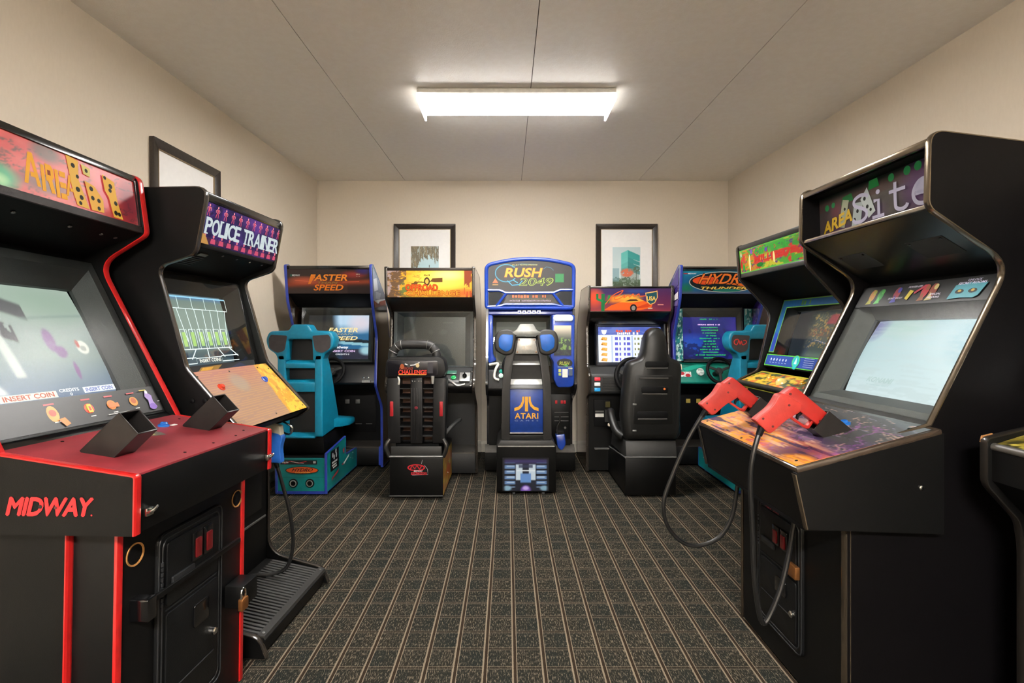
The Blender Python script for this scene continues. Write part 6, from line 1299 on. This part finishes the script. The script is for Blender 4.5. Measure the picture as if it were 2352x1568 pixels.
    MB().box(sx - .128, sx + .128, yb + .09, yb + .13, z0, 1.22).build('back_pad', mat('pad_dark', '1f1e1e', .6, bump=.3), r)
    MB().prism([(yb + .02, .815), (yb + .045, .845), (yb + .1, .845), (yb + .1, .815)], sx - .135, sx + .135).build('cross_bar', SM, r, bevel=.004)
    MB().prism(rpoly([(yb + .03, .42), (yb + .02, .455), (yb + .1, .46), (yb + .1, .42)]), sx - .16, sx + .16).build('cross_bar', CHAR, r, bevel=.004)
    ap = MB().box(sx - .128, sx + .128, yb + .028, yb + .04, .475, .812).build('logo_panel', mat('logo_blue', '14357e', .35), r, bevel=.002)
    MB().box(sx - .128, sx + .128, yb + .022, yb + .034, .468, .477).build('panel_strip', STEEL, ap)
    A = Art((sx - .128, yb + .0275, .475), (1, 0, 0), (0, 0, 1)); Y = 'd69a28'
    A.rect(.116, .165, .14, .28, Y)
    for s in (-1, 1):
        cx = .128; pts_o = [(cx + s * .017, .28), (cx + s * .018, .24), (cx + s * .03, .205), (cx + s * .055, .18), (cx + s * .094, .166)]; pts_i = [(cx + s * .094, .192), (cx + s * .065, .2), (cx + s * .046, .218), (cx + s * .034, .245), (cx + s * .032, .28)]
        A.poly(pts_o + pts_i, Y)
    A.text('ATARI', .036, .108, .22, .152, Y, .02, 0, 1.05); A.text('GAMES', .036, .088, .22, .098, '8a93b0', .0, 0, 1.9); A.build('panel_logo', ap)
    MB().prism(rpoly([(yb + .12, .42), (yb + .12, .5, .03), (yb + .46, .48, .05), (yb + .5, .42)]), sx - .2, sx + .2).build('seat_pan', SM, r, bevel=.014)
    return r
make_future()
# ---------------------------------------------------------------- coast to coast racer with black bucket seat
def make_coast():
    r = thing('arcade_machine', 'low black driving machine with orange car marquee and black bucket seat', 'arcade machine', (1.07, 4.427, 0), 0)
    W = .74; th = .02; hw = W / 2 - th
    prof = rpoly([(-.13, 1.655, .015), (-.115, 1.43, .03), (-.02, 1.33, .05), (-.06, .95, .03), (-.16, .89, .02), (-.14, .72, .03), (-.03, .68, .03), (-.02, .02), (.55, .02), (.55, 1.3, .06), (.3, 1.65, .06)])
    shell(r, W, prof, th, mat('side_gloss_coast', '4a352a', .15, coat=1., noise=.4, nscale=5), DARKM, .5, 1.35)
    MB().prism([(-.11, 1.648), (.3, 1.645), (.3, 1.63), (-.11, 1.63)], -hw, hw).build('top_panel', BLKM, r)
    def mq(u, v):
        c = full(u, '3a2c58'); c = mixc(c, '2a4a88', band(v, .75, 1, .15) * band(u, .4, .75, .1)); c = mixc(c, 'a03a34', (.75 - v) * 1.2); c = mixc(c, 'e0802c', band(v, .3, .75, .15) * band(u, .18, .62, .1)); c = mixc(c, 'd84a2c', blob(u, v, .05, .6, .14, .5, 1)); c = mixc(c, '5a2444', blob(u, v, .92, .5, .2, .7, 1) * .8); return mixc(c, 'e8b040', blob(u, v, .48, .6, .2, .18, 1) * .8)
    a, L = marquee(r, (-.11, 1.435), (-.122, 1.632), hw, mq, 'lit', .55)
    a.line([(.11, .0), (.11, .15)], .03, '1f6a3a'); a.line([(.06, .1), (.06, .15)], .02, '1f6a3a'); a.line([(.06, .105), (.11, .085)], .02, '1f7a40'); a.line([(.155, .08), (.165, .14)], .02, '2a7a3c'); a.line([(.11, .07), (.16, .085)], .02, '1f6a3a')
    a.poly([(.12, .01), (.18, .05), (.26, .078), (.34, .108), (.42, .11), (.5, .075), (.54, .06), (.53, .03), (.44, .01)], 'dd5a1e'); a.poly([(.25, .078), (.34, .108), (.42, .11), (.47, .09), (.36, .075)], 'e89a34'); a.poly([(.3, .085), (.345, .103), (.4, .103), (.42, .09)], '3a2418'); a.poly([(.36, .02), (.5, .035), (.54, .06), (.5, .07)], 'c03c18')
    a.ell(.375, .028, .03, .034, '201818', 20); a.ell(.375, .028, .017, .02, '8a8074', 16); a.rect(.5, .02, .54, .03, 'c8a890'); a.rect(.585, .052, .635, .062, 'c87a70')
    sc = spline([(.13, .06, 0), (.2, .14, 0), (.28, .18, 0), (.26, .15, 0), (.21, .12, 0), (.22, .1, 0), (.27, .12, 0), (.3, .14, 0), (.29, .115, 0), (.33, .14, 0), (.34, .12, 0), (.37, .15, 0), (.38, .125, 0), (.42, .15, 0), (.43, .13, 0), (.5, .14, 0), (.58, .178, 0)], 5); a.line([(p[0], p[1]) for p in sc], .007, 'e05a24')
    a.poly([(.475, .16), (.58, .178), (.585, .12), (.56, .07), (.52, .055), (.49, .08)], 'd8a860'); a.poly([(.482, .152), (.575, .168), (.578, .12), (.555, .076), (.522, .062), (.497, .085)], '1f4a50'); a.text('USA', .49, .092, .568, .13, 'd8b058', .03); a.build('marquee_lettering', r)
    slab(r, 'marquee_retainer', (-.122, 1.632), (-.124, 1.65), -hw, hw, .014, BLKG, .002); slab(r, 'marquee_retainer', (-.106, 1.422), (-.109, 1.436), -hw, hw, .014, BLKG, .001)
    slab(r, 'visor', (-.02, 1.325), (-.106, 1.424), -hw, hw, .012, BLKG, .002)
    def scr(u, v):
        c = full(u, 'dde0ec'); c = mixc(c, '4a58a8', (v > .76)); c = mixc(c, '6a7ac0', (v > .76) * (fbm(u * 5, v * 30, 3) > .5) * .6); c = mixc(c, '98a4d0', band(u, .215, .235, .004) * (v < .74)); c = mixc(c, '98a4d0', band(u, .53, .55, .004) * (v < .74))
        return mixc(c, 'b8c4e4', (np.abs(((v / .74) * 5) % 1 - .0) < .06) * (v < .74) * .8)
    P, d, n = screen_unit(r, (-.06, .955), (-.02, 1.33), -hw + .06, hw - .02, (.03, .03, .035, .028), .03, .008, scr, 1.15, bez=mat('bezel_indigo', '0d0f1c', .3))
    a = Art(P(.03, .035, .024), (1, 0, 0), (0, d.x, d.y), g=1.0); w_, h_ = 2 * hw - .14, .31
    a.scrib(w_ * .28, h_ * .85, w_ * .66, h_ * .93, 'd8502c'); a.scrib(w_ * .3, h_ * .79, w_ * .64, h_ * .86, 'f4ece8')
    for cx in (.09, .9): a.poly([(w_ * (cx - .045), h_ * .92), (w_ * (cx + .045), h_ * .92), (w_ * (cx + .03), h_ * .82), (w_ * cx, h_ * .79), (w_ * (cx - .03), h_ * .82)], 'eef0f8')
    for i in range(5):
        v = h_ * (.64 - i * .15)
        a.poly([(w_ * .03, v), (w_ * .13, v - .008), (w_ * .14, v + .02), (w_ * .06, v + .024)], 'd89a48', same=i > 0); a.ell(w_ * .06, v + .004, .007, .006, '8a5a28', 8, True); a.ell(w_ * .115, v + .012, .006, .006, 'f0c880', 8, True)
        for u, q in ((.26, .05), (.33, .025), (.40, .03), (.45, .055)): a.rect(w_ * u, v - .002, w_ * (u + q * .95), v + .024, '5a58b8', True)
        for u, q in ((.57, .02), (.62, .03), (.68, .035), (.75, .03), (.81, .03), (.87, .03)): a.rect(w_ * u, v + .0, w_ * (u + q), v + .02, '7a7a4a', True)
    a.build('screen_table', r)
    MB().prism(rpoly([(-.0, .70), (-.145, .72, .02), (-.155, .885, .02), (-.06, .955, .02), (.0, .96)]), -hw, hw).build('dashboard', mat('dash_ribbed', '1c1d1e', .5, bump=.3), r, bevel=.006)
    for k, c in enumerate(('d03040', 'd8d8d4', '2488c0')): MB().box(-hw + .028, -hw + .078, -.168, -.152, .835 - k * .045, .865 - k * .045).build('view_button', mat('vb' + c, c, .35, emit=.15), r, bevel=.004)
    for k in range(9): MB().box(-hw + .10, -hw + .26, -.158, -.15, .745 + k * .014, .751 + k * .014).build('dash_rib', CHAR, r)
    wheel(r, (.0, -.235, .88), .15, math.radians(18))
    MB().box(-hw, hw, -.025, -.01, .03, .71).build('front_panel', BLK, r)
    b = MB().box(-hw + .045, -hw + .20, -.045, -.025, .42, .66).build('bill_acceptor', BLKM, r, bevel=.003); MB().box(-hw + .055, -hw + .13, -.05, -.044, .545, .56).build('bill_slot', GREY, b); MB().box(-hw + .055, -hw + .13, -.05, -.044, .505, .535).build('bill_sticker', WHT, b); MB().box(-hw + .145, -hw + .185, -.05, -.044, .59, .64).build('bill_window', mat('amber_dim', '4a4424', .3, emit=.1), b); MB().box(-hw + .14, -hw + .19, -.05, -.044, .46, .57).build('bill_plate', CHAR, b)
    MB().box(-hw + .0, -hw + .27, -.0, .2, .02, .215).build('kick_box', BLK, r, bevel=.004); MB().box(-hw + .05, -hw + .2, -.06, -.02, .222, .23).build('kick_edge', GREY, r)
    for x, z in ((.24, .1), (.265, .08), (.24, .06), (.265, .04)): MB().lathe([(.008, 0), (.008, .004), (.0005, .005)], (-hw + x, -.001, z + .03), (0, -1, 0), 10).build('bolt', CHROME, r, smooth=True)
    # ---- bucket seat
    sx = .03; yb = -.66; SM = mat('bucket_black', '161615', .42, bump=.25, spec=.4)
    MB().prism([(yb, .02), (yb, .31), (-.02, .23), (-.02, .02)], sx - .205, sx + .18).build('seat_base', BLK, r, bevel=.004)
    MB().prism([(yb - .006, .305), (yb + .02, .425), (yb + .5, .40), (yb + .55, .28)], sx - .2, sx + .185).build('base_cap', CHAR, r, bevel=.004); MB().tube([(sx - .205, yb - .006, .305), (sx - .205, yb + .6, .25)], .006, 8).build('base_rail', GREY, r, smooth=True); MB().tube([(sx - .205, yb - .004, .308), (sx + .18, yb - .004, .308)], .005, 8).build('base_rail', GREY, r, smooth=True)
    prof2 = [(-.2, .43), (-.225, .60), (-.215, .75), (-.195, .95), (-.175, 1.025), (-.08, 1.055), (-.058, 1.11), (-.045, 1.2), (-.025, 1.262), (.02, 1.292), (.065, 1.292), (.1, 1.262), (.118, 1.2), (.128, 1.11), (.15, 1.06), (.225, 1.03), (.238, .98), (.232, .75), (.225, .55), (.2, .43)]
    o2 = rpoly([(a + sx, b, .03) for a, b in prof2], 4)
    def ring(sc, y): return [(sx + .012 + (a - sx - .012) * sc, y, .86 + (b - .86) * (1 - (1 - sc) * .6)) for a, b in o2]
    MB().loft([ring(.80, yb + .0), ring(.93, yb + .012), ring(1.0, yb + .05), ring(1.0, yb + .12), ring(.92, yb + .17)]).build('seat_shell', SM, r, smooth=True, ang=1.0)
    fr = mat('seat_recess', '161514', .5); hl = mat('seat_lip', '3e3c39', .4)
    for (x0, x1, za, zb) in ((-.055, .125, .985, 1.035), (-.085, .12, .79, .845), (-.12, .12, .60, .655)):
        MB().prism(rect(sx + x0, sx + x1, za, zb, .02), yb - .004, yb + .01, 'y').build('seat_slot', BLKM, r, bevel=.003)
        MB().tube([(sx + x0 + .01, yb - .003, za - .004), (sx + x1 - .01, yb - .003, za - .004)], .006, 8).build('slot_lip', hl, r, smooth=True)
    MB().prism(rpoly([(sx - .13, .93, .02), (sx + .155, .93, .02), (sx + .16, .555, .02), (sx - .155, .555, .02)]), yb - .002, yb + .008, 'y').build('seat_back_panel', SM, r, bevel=.004)
    MB().tube([(sx - .10, yb - .002, .905), (sx + .12, yb - .002, .905)], .006, 8).build('slot_lip', hl, r, smooth=True)
    MB().lathe([(.008, 0), (.008, .003), (.0005, .003)], (sx + .09, yb - .006, .825), (0, -1, 0), 10).build('amber_light', mat('amber_lit', 'b8622c', .3, emit=.25), r)
    for z in (.70, .50): MB().box(sx - .15, sx - .12, yb - .004, yb + .01, z, z + .014).build('seat_clip', GREY, r, bevel=.003)
    for s in (-1, 1):
        w_ = [(sx + s * .19, yb + .1, .44), (sx + s * .235, yb + .16, .47), (sx + s * .255, yb + .24, .55), (sx + s * .25, yb + .32, .60), (sx + s * .22, yb + .45, .56)]
        MB().tube(spline(w_, 5), .032, 12).build('seat_bolster', SM, r, smooth=True)
    MB().prism(rpoly([(yb + .1, .41), (yb + .1, .5, .03), (yb + .48, .5, .05), (yb + .52, .41)]), sx - .2, sx + .2).build('seat_pan', SM, r, bevel=.014)
    MB().lathe([(.02, 0), (.02, .03), (.014, .04), (.0005, .042)], (sx - .265, yb + .28, .50), (-.3, -1, .2), 16).build('seat_knob', CHROME, r, smooth=True)
    return r
make_coast()
# ---------------------------------------------------------------- blue gun hanging beside the shooting game
bpy.context.view_layer.update()
MP = Matrix.Translation(POLICE.location) @ POLICE.rotation_euler.to_matrix().to_4x4()
MB().box(.40, .47, .300, .312, .77, .85).build('gun_cradle', WHT, POLICE, bevel=.003)
make_gun('beige and blue pistol hanging under the panel of the shooting game', (.435, .172, .822), math.radians(8), MP, GUNBLU, [(.43, .16, .55), (.43, .123, .41), (.43, .107, .268), (.425, .135, .16), (.40, .2, .136), (.36, .26, .147), (.30, .29, .153)], col2=mat('gun_plastic_beige', 'b9b3a0', .5), bl=.125)
